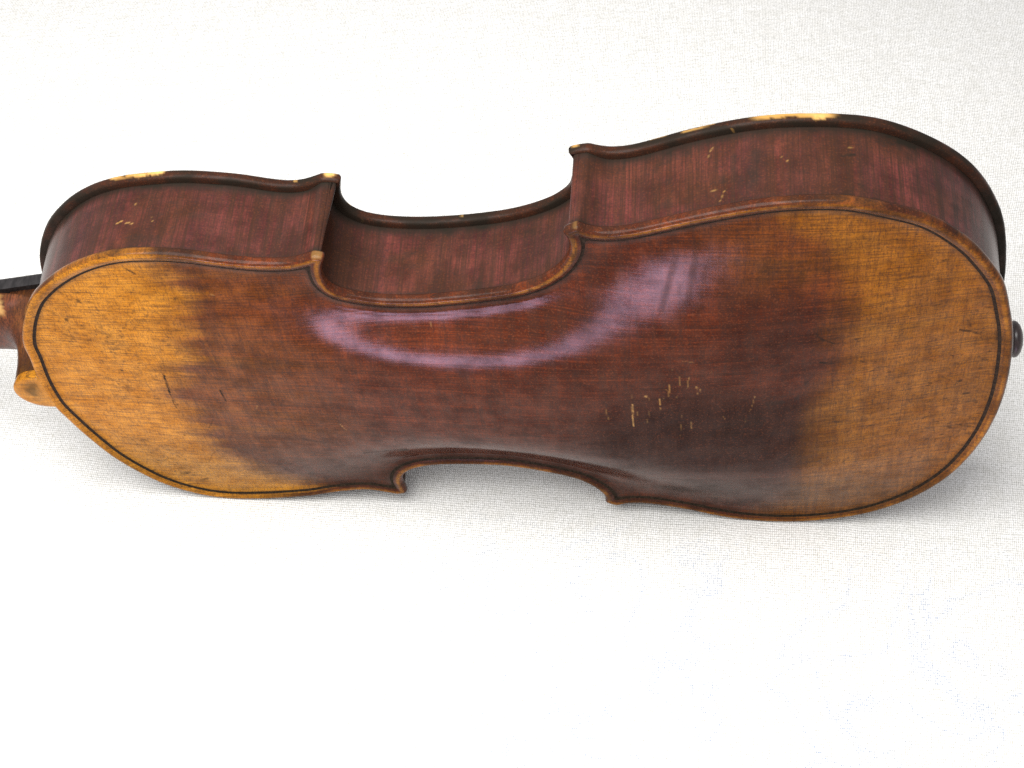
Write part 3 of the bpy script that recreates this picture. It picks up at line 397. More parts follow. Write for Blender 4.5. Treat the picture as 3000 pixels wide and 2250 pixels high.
def varnish(name, kind):
    """wear attribute: R golden rubbed varnish, G dirt, B bare wood / light scratches, A darkening of the red varnish"""
    t = NT(name)
    at = t.n('ShaderNodeAttribute', attribute_name='wear')
    sep = t.n('ShaderNodeSeparateColor'); t.t.links.new(at.outputs['Color'], sep.inputs[0])
    R, G, B, A = sep.outputs[0], sep.outputs[1], sep.outputs[2], at.outputs['Alpha']
    if kind == 'rib':
        along = t.noise(t.coord((30, 1300, 30)), 1, 4, 0.6)             # fine grain along the strip
        flame = t.noise(t.coord((520, 9, 300)), 1, 4, 0.75, 0.3)         # figure stands across it
        pores = t.noise(t.coord((700, 2500, 700)), 1, 2, 0.6)
    else:
        along = t.noise(t.coord((16, 60, 1150)), 1, 5, 0.66, 0.2)       # grain runs the length of the plate
        flame = t.noise(t.coord((380, 10, 26)), 1, 4, 0.72, 0.5)         # figure runs across it
        pores = t.noise(t.coord((420, 900, 2400)), 1, 2, 0.6)
    mott = t.noise(t.coord((90, 90, 90)), 1, 5, 0.62)
    speck = t.noise(t.coord((1500, 1500, 1500)), 1, 2, 0.5)
    fine = t.noise(t.coord((90, 500, 2600) if kind == 'plate' else (1700, 45, 900)), 1, 3, 0.6)
    broad = t.noise(t.coord((120, 5, 60)), 1, 3, 0.6, 0.4)
    tick = t.noise(t.coord((2600, 2600, 380)), 1, 2, 0.6)
    if kind == 'rib': red = t.mix(t.rng(mott, 0.32, 0.7), (0.040, 0.0092, 0.0090), (0.150, 0.0320, 0.0265))
    else: red = t.mix(t.rng(mott, 0.32, 0.7), (0.046, 0.0080, 0.0034), (0.130, 0.0260, 0.0064))
    red = t.mix(t.math('MULTIPLY', t.rng(along, 0.46, 0.66), 0.55 if kind == 'plate' else 0.2), red, (0.200, 0.043, 0.011) if kind == 'plate' else (0.17, 0.045, 0.028))
    red = t.mix(A, red, DARK)
    gold = t.mix(t.rng(mott, 0.25, 0.8), (0.46, 0.172, 0.008), (0.66, 0.285, 0.018))
    gold = t.mix(t.math('MULTIPLY', t.rng(along, 0.5, 0.72), 0.40), gold, (0.25, 0.088, 0.014))
    col = t.mix(R, red, gold)
    # grain, figure and pores darken both layers a little
    col = t.mix(t.math('MULTIPLY', t.rng(along, 0.52, 0.34), 0.34 if kind == 'plate' else 0.15), col, (0.055, 0.022, 0.010))
    col = t.mix(t.math('MULTIPLY', t.rng(flame, 0.58, 0.40), 0.66 if kind == 'rib' else t.math('SUBTRACT', 0.48, t.math('MULTIPLY', R, 0.42))), col, (0.045, 0.018, 0.010))
    if kind == 'rib': col = t.mix(t.math('MULTIPLY', t.rng(broad, 0.54, 0.40), 0.30), col, (0.030, 0.014, 0.013))
    col = t.mix(t.math('MULTIPLY', t.rng(pores, 0.62, 0.74), 0.45), col, (0.02, 0.012, 0.008))
    col = t.mix(t.math('MULTIPLY', t.rng(speck, 0.53, 0.70), 0.30 if kind == 'plate' else 0.16), col, (0.20, 0.065, 0.028))
    col = t.mix(t.math('MULTIPLY', t.rng(speck, 0.47, 0.30), 0.45), col, (0.022, 0.016, 0.016))
    col = t.mix(t.math('MULTIPLY', t.rng(fine, 0.56, 0.36), 0.50 if kind == 'plate' else 0.62), col, (0.030, 0.014, 0.009))
    col = t.mix(t.math('MULTIPLY', t.rng(tick, 0.52, 0.34), 0.40), col, (0.025, 0.015, 0.012))
    col = t.mix(G, col, (0.014, 0.012, 0.009))
    col = t.mix(B, col, t.mix(t.rng(mott, 0.4, 0.65), (0.46, 0.25, 0.065), (0.60, 0.37, 0.12)))
    t.set(t.b.inputs['Base Color'], col)
    rough = t.math('ADD', t.math('MULTIPLY', mott, 0.16), 0.08 if kind == 'plate' else 0.22)
    rough = t.math('ADD', rough, t.math('MULTIPLY', t.math('MAXIMUM', G, B), 0.3))
    t.set(t.b.inputs['Roughness'], rough)
    t.b.inputs['IOR'].default_value = 1.5
    t.set(t.b.inputs['Specular IOR Level'], t.math('MULTIPLY', t.math('SUBTRACT', 1.0, t.math('MULTIPLY', t.math('MAXIMUM', A, G), 0.75)), t.math('ADD', 0.05 if kind == 'plate' else 0.12, t.math('MULTIPLY', t.rng(mott, 0.3, 0.7), 0.07))))
    h = t.math('ADD', t.math('MULTIPLY', along, 0.7), t.math('MULTIPLY', flame, 0.5))
    nb = t.bump(t.math('ADD', h, t.math('MULTIPLY', fine, 0.6)), 0.10, 0.00016)
    nb = t.bump(t.math('ADD', t.noise(t.coord((2500, 2500, 2500)), 1, 2), t.math('MULTIPLY', G, -1.0)), 0.045, 0.00012, nb)
    t.set(t.b.inputs['Normal'], nb)
    return t.m

def plain(name, col, rough, spec_noise=0.0, scale=600, spec=0.35):
    t = NT(name)
    n = t.noise(t.coord((scale, scale * 0.3, scale)), 1, 4)
    t.set(t.b.inputs['Base Color'], t.mix(t.rng(n, 0.35, 0.7), tuple(c * 0.6 for c in col), tuple(c * 1.35 for c in col)))
    t.set(t.b.inputs['Roughness'], t.math('ADD', t.math('MULTIPLY', n, spec_noise), rough))
    t.b.inputs['Specular IOR Level'].default_value = spec
    t.set(t.b.inputs['Normal'], t.bump(n, 0.15, 0.0002))
    return t.m

def cloth_mat():
    t = NT('woven_linen')
    base = t.coord((1, 1, 1), (0, 0, math.radians(2.0)))
    # threads wander a little
    wob = t.n('ShaderNodeTexNoise', noise_dimensions='3D'); t.set(wob.inputs['Vector'], base); wob.inputs['Scale'].default_value = 55; wob.inputs['Detail'].default_value = 3
    off = t.n('ShaderNodeVectorMath', operation='SUBTRACT'); t.t.links.new(wob.outputs['Color'], off.inputs[0]); off.inputs[1].default_value = (0.5, 0.5, 0.5)
    sc = t.n('ShaderNodeVectorMath', operation='SCALE'); t.t.links.new(off.outputs[0], sc.inputs[0]); sc.inputs['Scale'].default_value = 0.0022
    ad = t.n('ShaderNodeVectorMath', operation='ADD'); t.set(ad.inputs[0], base); t.t.links.new(sc.outputs[0], ad.inputs[1])
    sp = t.n('ShaderNodeSeparateXYZ'); t.t.links.new(ad.outputs[0], sp.inputs[0])
    PX, PY = 0.00083, 0.00108
    sx = t.math('SINE', t.math('MULTIPLY', sp.outputs[0], math.pi / PX))
    sy = t.math('SINE', t.math('MULTIPLY', sp.outputs[1], math.pi / PY))
    ax, ay = t.math('ABSOLUTE', sx), t.math('ABSOLUTE', sy)
    chk = t.math('GREATER_THAN', t.math('MULTIPLY', sx, sy), 0.0)
    ox = t.math('MULTIPLY', ax, t.math('ADD', t.math('MULTIPLY', ay, 0.55), 0.45))
    oy = t.math('MULTIPLY', ay, t.math('ADD', t.math('MULTIPLY', ax, 0.55), 0.45))
    h = t.math('ADD', t.math('MULTIPLY', ox, chk), t.math('MULTIPLY', oy, t.math('SUBTRACT', 1.0, chk)))
    slubx = t.noise(t.coord((60, 1000, 60)), 1, 3, 0.6)
    sluby = t.noise(t.coord((1200, 60, 60)), 1, 3, 0.6)
    slub = t.math('ADD', slubx, sluby)
    gran = t.noise(t.coord((900, 900, 900)), 1, 3, 0.7)
    col = t.mix(t.rng(slub, 0.75, 1.25), (0.80, 0.795, 0.765), (0.90, 0.895, 0.87))
    col = t.mix(t.math('MULTIPLY', t.rng(h, 0.45, 0.05), t.rng(gran, 0.62, 0.36, 0.25, 0.95)), col, (0.27, 0.27, 0.24))
    col = t.mix(t.math('MULTIPLY', t.rng(gran, 0.54, 0.36), 0.36), col, (0.50, 0.505, 0.465))
    blot = t.noise(t.coord((150, 150, 150)), 1, 4, 0.65)
    col = t.mix(t.math('MULTIPLY', t.rng(blot, 0.60, 0.36), 0.16), col, (0.60, 0.58, 0.50))
    # faint blue and straw-coloured flecks of fibre, the blue ones along a washed-out old print in the front right
    fl = t.noise(t.coord((700, 700, 700)), 1, 2, 0.6)
    reg = t.noise(t.coord((26, 26, 26)), 1, 2, 0.5, 0.6)
    pos = t.n('ShaderNodeSeparateXYZ'); t.set(pos.inputs[0], base)
    area = t.math('MULTIPLY', t.rng(pos.outputs[0], -0.16, 0.08), t.rng(pos.outputs[1], 0.01, -0.03))
    ring = t.math('MULTIPLY', t.rng(t.math('ABSOLUTE', t.math('SUBTRACT', reg, 0.5)), 0.032, 0.004), t.rng(gran, 0.56, 0.40))
    col = t.mix(t.math('MULTIPLY', t.math('MULTIPLY', ring, area), t.rng(h, 0.80, 0.25, 0.0, 0.60)), col, (0.20, 0.32, 0.56))
    col = t.mix(t.math('MULTIPLY', t.rng(fl, 0.70, 0.78), 0.5), col, (0.45, 0.38, 0.22))
    t.set(t.b.inputs['Base Color'], col); t.b.inputs['Roughness'].default_value = 0.95
    t.b.inputs['Specular IOR Level'].default_value = 0.1
    t.set(t.b.inputs['Normal'], t.bump(t.math('ADD', h, t.math('MULTIPLY', slub, 0.6)), 0.7, 0.0004))
    return t.m

M_PLATE = varnish('worn_violin_varnish', 'plate')
M_RIB = varnish('flamed_rib_varnish', 'rib')
M_EBONY = plain('ebony', (0.016, 0.014, 0.014), 0.28, 0.3)
M_PIN = plain('dark_stained_pin', (0.030, 0.017, 0.015), 0.22, 0.3, 600, 0.5)
M_PURF = plain('purfling_black', (0.024, 0.016, 0.010), 0.6, 0.2, 900, 0.06)
M_CLOTH = cloth_mat()

# ------------------------------------------------------------------ cloth
def cloth_height(x, y):
    h = 0.0016 * np.sin(x * 9 + y * 4) * np.sin(y * 7 - x * 3)
    r = np.hypot(x * 0.55, y + 0.02)
    h = h * sst(0.13, 0.35, r)
    # towards the back right the cloth falls away from the light
    u = (y - 0.16) + 0.28 * np.maximum(x - 0.10, 0)
    h = h - 0.22 * np.maximum(u, 0) ** 2 / (0.25 + np.maximum(u, 0))
    h = h - 2.2 * np.maximum(-0.16 - y, 0) ** 1.6          # the front hangs over the table edge
    return h
def build_cloth():
    xs = np.linspace(-1.1, 1.1, 221); ys = np.linspace(-0.22, 1.1, 133)
    X, Y = np.meshgrid(xs, ys)
    Z = cloth_height(X, Y)
    # the front hangs straight down over the table edge
    nd = 24; dz = np.linspace(0.02, 0.55, nd)[::-1]
    X = np.vstack([np.repeat(xs[None], nd, 0), X]); Z = np.vstack([Z[0][None] - dz[:, None], Z])
    Y = np.vstack([np.repeat(Y[:1], nd, 0) - 0.012 * np.sin(xs * 22)[None] * np.minimum(dz * 4, 1)[:, None] - 0.006, Y])
    V = np.c_[X.ravel(), Y.ravel(), Z.ravel()]
    nx = len(xs)
    I = (np.arange(len(ys) + nd - 1)[:, None] * nx + np.arange(nx - 1)[None]).ravel()
    F = np.c_[I, I + 1, I + nx + 1, I + nx]
    o = mesh_obj('linen_cloth', V, F, M_CLOTH)
    o['label'] = 'off-white woven linen cloth spread flat beneath and behind the violin'; o['category'] = 'cloth'
    return o
build_cloth()

# ------------------------------------------------------------------ the violin
violin = bpy.data.objects.new('violin', None); C.objects.link(violin)
violin.empty_display_size = 0.05
violin.matrix_world = ROOT_M
violin['label'] = 'old red-brown violin with rubbed golden ends standing on its side, back towards the viewer'
violin['category'] = 'violin'

H = 37.9
LV = [0.0, 0.25, 0.7, 1.4, 2.2, 2.9, 3.85, 4.05, 4.85, 5.05, 6.4, 7.4]
EZ = ([0, .25, .7, 1.4, 2.2, 3.1, 3.9, 4.5, 5.3, 6.4, 7.4, 9.0, 400], [-1.5, -.75, -.25, 0, -.08, -.38, -.72, -.92, -1.15, -1.3, -1.35, -1.35, -1.35])
RIM = [(0.0, -2.3), (0.12, -3.0), (0.45, -3.65), (1.0, -3.95), (3.6, -4.0)]

def poisson(out):
    """membrane over the plate, zero in the channel: gives the arching its cross-sections"""
    k = kd_of(resamp(np.vstack([out, out[:1]]), 0.12))
    xs = np.arange(-1, 359, 1.5); ys = np.arange(-108, 108.1, 1.5)
    X, Y = np.meshgrid(xs, ys, indexing='ij'); P = np.c_[X.ravel(), Y.ravel()]
    ins = inside(P, out)
    d = np.where(ins, kd_dist(k, P), 0)
    m = (d > 6.4).reshape(X.shape)
    phi = np.zeros(X.shape)
    par = (np.add.outer(np.arange(len(xs)), np.arange(len(ys))) % 2).astype(bool)
    w = 1.95
    for it in range(700):
        for q in (par, ~par):
            nb = np.zeros_like(phi)
            nb[1:-1, 1:-1] = 0.25 * (phi[2:, 1:-1] + phi[:-2, 1:-1] + phi[1:-1, 2:] + phi[1:-1, :-2] + 2.25)
            s = m & q
            phi[s] += w * (nb[s] - phi[s])
    return xs, ys, phi, k
def bilin(xs, ys, G, P):
    u = np.clip((P[:, 0] - xs[0]) / (xs[1] - xs[0]), 0, len(xs) - 1.001); v = np.clip((P[:, 1] - ys[0]) / (ys[1] - ys[0]), 0, len(ys) - 1.001)
    i = u.astype(int); j = v.astype(int); f = u - i; g = v - j
    return G[i, j] * (1 - f) * (1 - g) + G[i + 1, j] * f * (1 - g) + G[i, j + 1] * (1 - f) * g + G[i + 1, j + 1] * f * g
def blur(G, n):
    for _ in range(n):
        E = np.pad(G, 1, mode='edge')
        G = (4 * G + E[2:, 1:-1] + E[:-2, 1:-1] + E[1:-1, 2:] + E[1:-1, :-2]) / 8
    return G
def g_arch(q, w):
    q = np.clip(q, 0, 1); m = 0.12 + 0.0 * w
    return (1 - m) * q * q * (3 - 2 * q) + m * q ** 1.6
def make_arch(out, crown):
    xs, ys, phi, k = poisson(out)
    j0 = np.argmin(np.abs(ys))
    c = phi[:, j0 - 2:j0 + 3].max(1); c = np.maximum(c, 1e-3)
    for _ in range(30): c = np.r_[c[0], (c[:-2] + 2 * c[1:-1] + c[2:]) / 4, c[-1]]
    q = np.clip(phi / c[:, None], 0, 1.0)
    u = np.clip((xs - 6.5) / (356 - 13), 0, 1); v = np.abs(2 * u - 1)
    L = 1 - v ** 2.3; L = L * L * (3 - 2 * L) * 0.55 + L * 0.45
    L = L * (1 - 0.46 * sst(212, 72, xs))                # the upper bout is the flatter one
    Hh = crown * g_arch(q, np.exp(-((xs - 165) / 42) ** 2)[:, None]) * L[:, None]
    Hh = blur(Hh, 4)
    return xs, ys, Hh, k

def plate(name, key, z0, sgn, crown, grid, ds, cols_fn, mat):
    """back plate (sgn=+1 at z0=0) or belly (sgn=-1): rounded edge, channel, arching; one dense mesh"""
    O = closed_outline(key, ds)
    N = normals_in(O)
    xs, ys, Hh, k = make_arch(O, crown)
    pts = [O]; 
    for d in LV[1:]:
        Q = O + N * d
        dd = kd_dist(k, Q)
        ok = (dd > d * 0.985 - 0.01) & inside(Q, O)
        pts.append(Q[ok])
    gx = np.arange(-2, 360, grid); gy = np.arange(-108, 108.1, grid)
    GX, GY = np.meshgrid(gx, gy); GP = np.c_[GX.ravel(), GY.ravel()]
    GP = GP + rng.uniform(-.06, .06, GP.shape)
    GP = GP[inside(GP, O)]; gd = kd_dist(k, GP); GP = GP[gd > LV[-1] + 0.35 * grid]
    # corner fill: points between the filtered rings
    P = np.vstack(pts + [GP]); n0 = len(O)
    edges = [(i, (i + 1) % n0) for i in range(n0)]
    res = delaunay_2d_cdt([Vector(p) for p in P], edges, [], 1, 1e-6)
    V2 = np.array([tuple(v) for v in res[0]]); T = np.array(res[2])
    d = kd_dist(k, V2)
    z = np.interp(d, *EZ) + bilin(xs, ys, Hh, V2) * sst(5.5, 9, d)
    cen = V2[T].mean(1); dc = np.interp(0, [0], [0])
    # rim strips below the top ring
    ring = np.array([res[3].index([i]) if False else i for i in range(n0)])
    V3 = np.c_[V2, z]; base = len(V3)
    rims = []
    for dd_, zz in RIM:
        rims.append(np.c_[O + N * dd_, np.full(n0, zz)])
    V3 = np.vstack([V3] + rims); D = np.r_[d] 
    F = [tuple(t) for t in T]
    # map original outline index to output index
    omap = {}
    for vi, lst in enumerate(res[3]):
        for q in lst:
            if q < n0: omap[q] = vi
    prev = [omap[i] for i in range(n0)]
    for r in range(len(RIM)):
        cur = [base + r * n0 + i for i in range(n0)]
        for i in range(n0):
            j = (i + 1) % n0
            F.append((prev[i], prev[j], cur[j], cur[i]))
        prev = cur
    dall = np.r_[d, np.repeat([-1.0] * len(RIM), n0)]
    V3[:, 2] = z0 + sgn * V3[:, 2]
    return V3, F, dall, len(T), O, (xs, ys, Hh, k)

def seg_dist(P, a, b):
    a = np.asarray(a, float); b = np.asarray(b, float); ab = b - a
    t = np.clip(((P - a) @ ab) / max(ab @ ab, 1e-9), 0, 1)
    return np.linalg.norm(P - (a + t[:, None] * ab), axis=1), t
def apply_marks(P, cols, which):
    """scratches, dents and dirt spots of the old varnish, each a short polyline in violin mm"""
    for kind, where, wd, st, pl in MARKS:
        if where != which: continue
        pl = np.asarray(pl, float)
        if which == 'back': pl[:, 2] = 0; PP = P * (1, 1, 0)
        else: PP = P
        lo = pl.min(0) - wd * 4; hi = pl.max(0) + wd * 4
        idx = np.where(((PP >= lo) & (PP <= hi)).all(1))[0]
        if len(idx) == 0: continue
        Q = PP[idx]; dm = np.full(len(Q), 1e9)
        if len(pl) == 1: dm = np.linalg.norm(Q - pl[0], axis=1)
        for a, b in zip(pl[:-1], pl[1:]): dm = np.minimum(dm, seg_dist(Q, a, b)[0])
        wd2 = wd * (0.62 if kind == 'pale' and where != 'belly' else 1.0)
        wob = 0.5 + 0.9 * vnoise(Q, 0.9, 5)
        v = st * (0.60 if kind == 'pale' and where != 'belly' else 1.0) * (1 - sst(wd2 * 0.45, wd2 * 1.35, dm / wob))
        v = v * (0.45 + 0.85 * vnoise(Q, 1.6, 8)) if where != 'belly' else v
        ch = 1 if kind == 'dark' else 2
        cols[idx, ch] = np.maximum(cols[idx, ch], v)

# a few strong figure stripes of the lower bout (x, y, x, y, width, strength)
FLAMES = [(242.21, -76.29, 236.72, -54.84, 1.2, 0.8),
(249.5, -82.72, 245.43, -57.71, 1.2, 0.85),
(251.76, -73.04, 249.78, -60.93, 1.0, 0.6),
(264.27, -65.88, 259.17, -47.48, 3.0, 0.6),
(282.41, -69.47, 281.79, -53.51, 1.5, 0.7),
(271.6, -74.32, 268.25, -58.05, 3, 0.6),
(243.38, -65.59, 242.77, -61.94, 1, 0.5),
(237.77, -62.88, 236.39, -52.92, 0.9, 0.6),

]
def back_cols(P, d):
    x, y = P[:, 0], P[:, 1]; n = len(P)
    Q = np.c_[x, y, np.zeros(n)]
    n1 = fbm(Q, (40, 18, 1), 3); n2 = fbm(Q, (60, 5, 1), 11); n3 = fbm(Q, (14, 9, 1), 21); n4 = fbm(Q, (9, 26, 1), 41)
    c = np.zeros((n, 4)); 
    bl = np.interp(y, [-90, -70, -50, -24, 0, 25, 45, 60, 72, 90], [66, 70, 72, 60, 52, 54, 58, 70, 86, 104])
    xl = bl + 9 * (n1 - .5) + 24 * (n2 - .5)
    gl = 1 - sst(-12, 17, x - xl)
    br = np.interp(y, [-95, -82, -66, -20, 3, 43, 82, 98], [274, 290, 300, 301, 294, 293, 285, 272])
    xr = br + 7 * (n1 - .5) + 7 * (n4 - .5)
    gr = sst(-15, 8, x - xr) * (0.43 - 0.16 * sst(40, 90, y))
    c[:, 0] = np.clip(np.maximum(gl, gr) * (0.88 + 0.22 * n3), 0, 1)
    c[:, 0] = np.maximum(c[:, 0], 0.12 * sst(225, 285, x) * sst(-52, -78, y) * (.5 + n3))
    c[:, 0] = np.maximum(c[:, 0], 0.17 * sst(140, 70, x) * sst(60, 20, y) * (.4 + n2))
    # darker, almost brown-black varnish in the lower middle
    dk = np.exp(-(((x - 250) / 52) ** 2 + ((y - 22) / 34) ** 2)) * 1.5
    dk = np.maximum(dk, 0.8 * np.exp(-(((x - 205) / 52) ** 2 + ((y - 44) / 20) ** 2)))
    dk = np.maximum(dk, np.exp(-(((x - 262) / 42) ** 2 + ((y - 60) / 34) ** 2)) * 0.72)
    dk = np.maximum(dk, np.exp(-(((x - 274) / 26) ** 2 + ((y + 38) / 34) ** 2)) * 0.55)
    dk = np.maximum(dk, 0.62 * np.exp(-((x - 172) / 66) ** 2) * sst(0, 42, y))
    dk = np.maximum(dk, 0.30 * np.exp(-((x - 215) / 60) ** 2) * sst(-85, -40, y))
    dk = np.maximum(dk, 0.22 * np.exp(-(((x - 110) / 40) ** 2 + ((y - 24) / 8) ** 2)))
    dk = np.maximum(dk, 0.25 * np.exp(-(((x - 75) / 50) ** 2 + ((y - 38) / 7) ** 2)))
    dk = np.maximum(dk, 0.25 * sst(-30, -75, y) * np.exp(-((x - 165) / 60) ** 2))
    c[:, 3] = np.clip(dk * (0.78 + 0.5 * n3) + 0.22 * sst(.55, .75, n2), 0, .92)
    c[:, 0] *= 1 - 0.45 * np.clip(dk, 0, 1) * sst(100, 60, x)
    # grime: blotches, and a line worked into the channel beside the purfling
    c[:, 1] = 0.20 * sst(0.56, 0.78, n3) * sst(0.4, 0.65, n1) + 0.55 * sst(1.9, 0.4, np.abs(d - 4.75)) * (0.25 + 0.9 * n3)
    c[:, 1] += 0.38 * sst(.58, .74, fbm(Q, (2.2, 1.1, 1), 71, 4)) * sst(.52, .66, fbm(Q, (25, 22, 1), 77, 2)) * (c[:, 0] * .8 + .2)
    # edge: varnish rubbed through to warm orange, ribside face stays dark red
    ends = np.maximum(sst(92, 60, x), (0.62 - .25 * sst(-40, -90, y)) * sst(262, 296, x))
    rub = sst(.36, .56, fbm(Q, (13, 13, 1), 91, 4))
    crest = sst(.55, 1.1, d) * sst(2.9, 2.2, d)
    line = sst(1.1, 1.5, d) * sst(2.5, 2.0, d)
    ea = np.maximum(crest * ends * (.45 + .45 * rub), line * (.16 + .42 * rub))
    m = (d < 3.0)
    c[m, 0] = np.maximum(ea, c[:, 0] * ends * .8)[m]
    c[m, 3] = (0.12 + 0.50 * (1 - rub))[m]
    spots = sst(.58, .68, fbm(Q, (2.2, 2.2, 1), 95, 3)) * sst(-20, -70, y) * (x > 150)
    c[m, 1] = np.maximum(c[:, 1], .6 * spots * crest)[m]
    low = d < 0.45
    c[low, 0] = (0.45 * ends * rub)[low] * .8
    c[low, 1] = np.maximum(c[low, 1], .35 * sst(.45, .7, fbm(Q, (7, 7, 1), 93, 3))[low])
    r2 = np.random.default_rng(23)                           # many small nicks on the rubbed ends
    for k in range(150):
        if k < 105: px, py = r2.uniform(300, 351), r2.normal(20, 42)
        else: px, py = r2.uniform(8, 62), r2.normal(8, 36)
        an = r2.normal(0, .5); ln = r2.gamma(1.6, .55); wn = r2.uniform(.16, .42)
        dd, tt = seg_dist(P[:, :2], (px, py), (px + ln * np.cos(an), py + ln * np.sin(an)))
        c[:, 1] = np.maximum(c[:, 1], r2.uniform(.25, .75) * sst(wn * 1.6, wn * .5, dd))
    for xa, ya, xb, yb, w, st in FLAMES:
        dd, tt = seg_dist(P[:, :2], (xa, ya), (xb, yb))
        c[:, 3] = np.maximum(c[:, 3], 0.8 * st * sst(w * 1.9, w * .2, dd) * (0.5 + 0.9 * n3))
    apply_marks(P, c, 'back')
    return np.clip(c, 0, 1)

def belly_cols(P, d):
    x, y = P[:, 0], P[:, 1]; n = len(P); Q = np.c_[x, y, P[:, 2]]
    n3 = fbm(Q, (9, 9, 3), 121); c = np.zeros((n, 4))
    c[:, 3] = 0.40 + 0.55 * n3
    c[:, 1] = 0.38 + 0.5 * sst(.40, .62, n3)
    nb = fbm(Q, (7, 7, 2.2), 131, 4)
    def patch(x0, x1, s):
        return s * sst(x0 - 3, x0 + 2, x) * sst(x1 + 3, x1 - 2, x) * sst(.30, .42, nb) * (y < 0)
    bare = np.maximum.reduce([0.8 * patch(44, 53, 1.0) * sst(.40, .5, nb), 0.9 * patch(268, 292, 1.0) * sst(.24, .36, nb), 0.45 * sst(.74, .80, nb)])
    c[:, 2] = bare * sst(-H + 2.7, -H + 1.9, P[:, 2] + 1.6 * (nb - .5))
    apply_marks(P, c, 'belly')
    c[:, 1] *= 1 - c[:, 2]
    return np.clip(c, 0, 1)

# --- back plate, with the purfling let into it
V, F, D, nT, O_BACK, ARCH = plate('back_plate', 'BACK', 0.0, 1, 13.8, 0.46, 0.6, None, M_PLATE)
# close the open shell underneath the overhang
Fa = np.array(F[:nT]); dF = D[Fa]
isp = (dF.min(1) > 3.80) & (dF.max(1) < 5.10)
cols = back_cols(V, D)
allF = [tuple(f) for f in Fa[~isp]] + F[nT:]
back = mesh_obj('back_plate', local(V), allF, M_PLATE, violin, cols=cols); fix_normals(back)
pf = Fa[isp]; u, inv = np.unique(pf.ravel(), return_inverse=True)
PV = V[u].copy(); PV[:, 2] -= 0.10 * sst(3.85, 4.05, D[u]) * sst(5.05, 4.85, D[u])
fix_normals(mesh_obj('purfling', local(PV), inv.reshape(-1, 3), M_PURF, back))

# --- belly plate: only its edge and overhang face this way; its arching lies beyond
BV, BF, BD, bT, O_BELLY, _ = plate('belly_plate', 'BELLY', -H, -1, 15.5, 2.0, 0.7, None, M_PLATE)
belly = mesh_obj('belly_plate', local(BV), BF, M_PLATE, violin, cols=belly_cols(BV, BD)); fix_normals(belly)

# --- ribs: six bent strips between the plates, meeting in the corners
def rib_strips():
    O = closed_outline('BACK', 0.5); OB = closed_outline('BELLY', 0.5)
    def inset(P, d, tp):
        N = normals_in(P); k = kd_of(resamp(np.vstack([P, P[:1]]), 0.12))
        near = np.min([np.linalg.norm(P - t, axis=1) for t in tp], axis=0)
        dl = 1.15 + (d - 1.15) * sst(2.5, 11, near)
        Q = P + N * dl[:, None]
        ok = (kd_dist(k, Q) > dl * 0.97 - 0.02) & inside(Q, P)
        Q = resamp(np.vstack([Q[ok], Q[ok][:1]]), 0.5)[:-1]
        for _ in range(2): Q = 0.25 * np.roll(Q, 1, 0) + 0.5 * Q + 0.25 * np.roll(Q, -1, 0)
        return Q
    tips = [0.5 * (np.array(ARCS['BACK'][i][-1]) + np.array(ARCS['BACK'][(i + 1) % 4][0])) for i in range(4)]
    tipsB = [0.5 * (np.array(ARCS['BELLY'][i][-1]) + np.array(ARCS['BELLY'][(i + 1) % 4][0])) for i in range(4)]
    A = inset(O, 2.7, tips); B = inset(OB, 2.9, tipsB)
    def cuts(Q, tp):
        return [int(np.argmin(np.linalg.norm(Q - t, axis=1))) for t in tp]
    ca, cb = cuts(A, tips), cuts(B, tipsB)
    def piece(Q, i, j):
        return Q[i:j + 1] if j > i else np.vstack([Q[i:], Q[:j + 1]])
    out = []
    for k in range(4):
        a = piece(A, ca[k - 1], ca[k]); b = piece(B, cb[k - 1], cb[k])
        if k % 2 == 0:       # split the ends at the centre line: neck block and end pin
            ja = int(np.argmin(np.abs(a[:, 1]) + (np.abs(a[:, 0] - (0 if k == 0 else 356)) > 40) * 99)); jb = int(np.argmin(np.abs(b[:, 1]) + (np.abs(b[:, 0] - (0 if k == 0 else 356)) > 40) * 99))
            out += [(a[:ja + 1], b[:jb + 1]), (a[ja:], b[jb:])]
        else: out.append((a, b))
    return out
def rib_cols(P):
    n = len(P); c = np.zeros((n, 4)); z = P[:, 2]
    n1 = fbm(P, (22, 22, 14), 201); n2 = fbm(P, (5, 5, 40), 211); n3 = fbm(P, (6, 6, 5), 221)
    n4 = fbm(P, (2.2, 2.2, 60), 231, 3)
    c[:, 3] = np.clip(0.20 + 1.05 * (n1 - .40) + 0.5 * (n2 - .5) + 0.45 * (n4 - .5), 0, .85)
    c[:, 3] = np.maximum(c[:, 3], 0.75 * sst(12, 3, np.abs(P[:, 0] - 126)) * (P[:, 0] > 122) * (np.abs(P[:, 1]) < 78.5))  # C-bout upper corner: dirt, plus the corner's shade put into the varnish colour
    dirt = np.maximum(sst(4.5, 0.0, z + H - 4.2), 0.8 * sst(3.0, 0, -4.0 - z))
    c[:, 1] = np.clip(dirt * (0.62 + .5 * n3) + 0.35 * sst(.56, .72, n3) * sst(.45, .6, n1), 0, .95)
    c[:, 0] = 0.03 * sst(.4, .7, n1)
    apply_marks(P, c, 'rib')
    return np.clip(c, 0, 1)
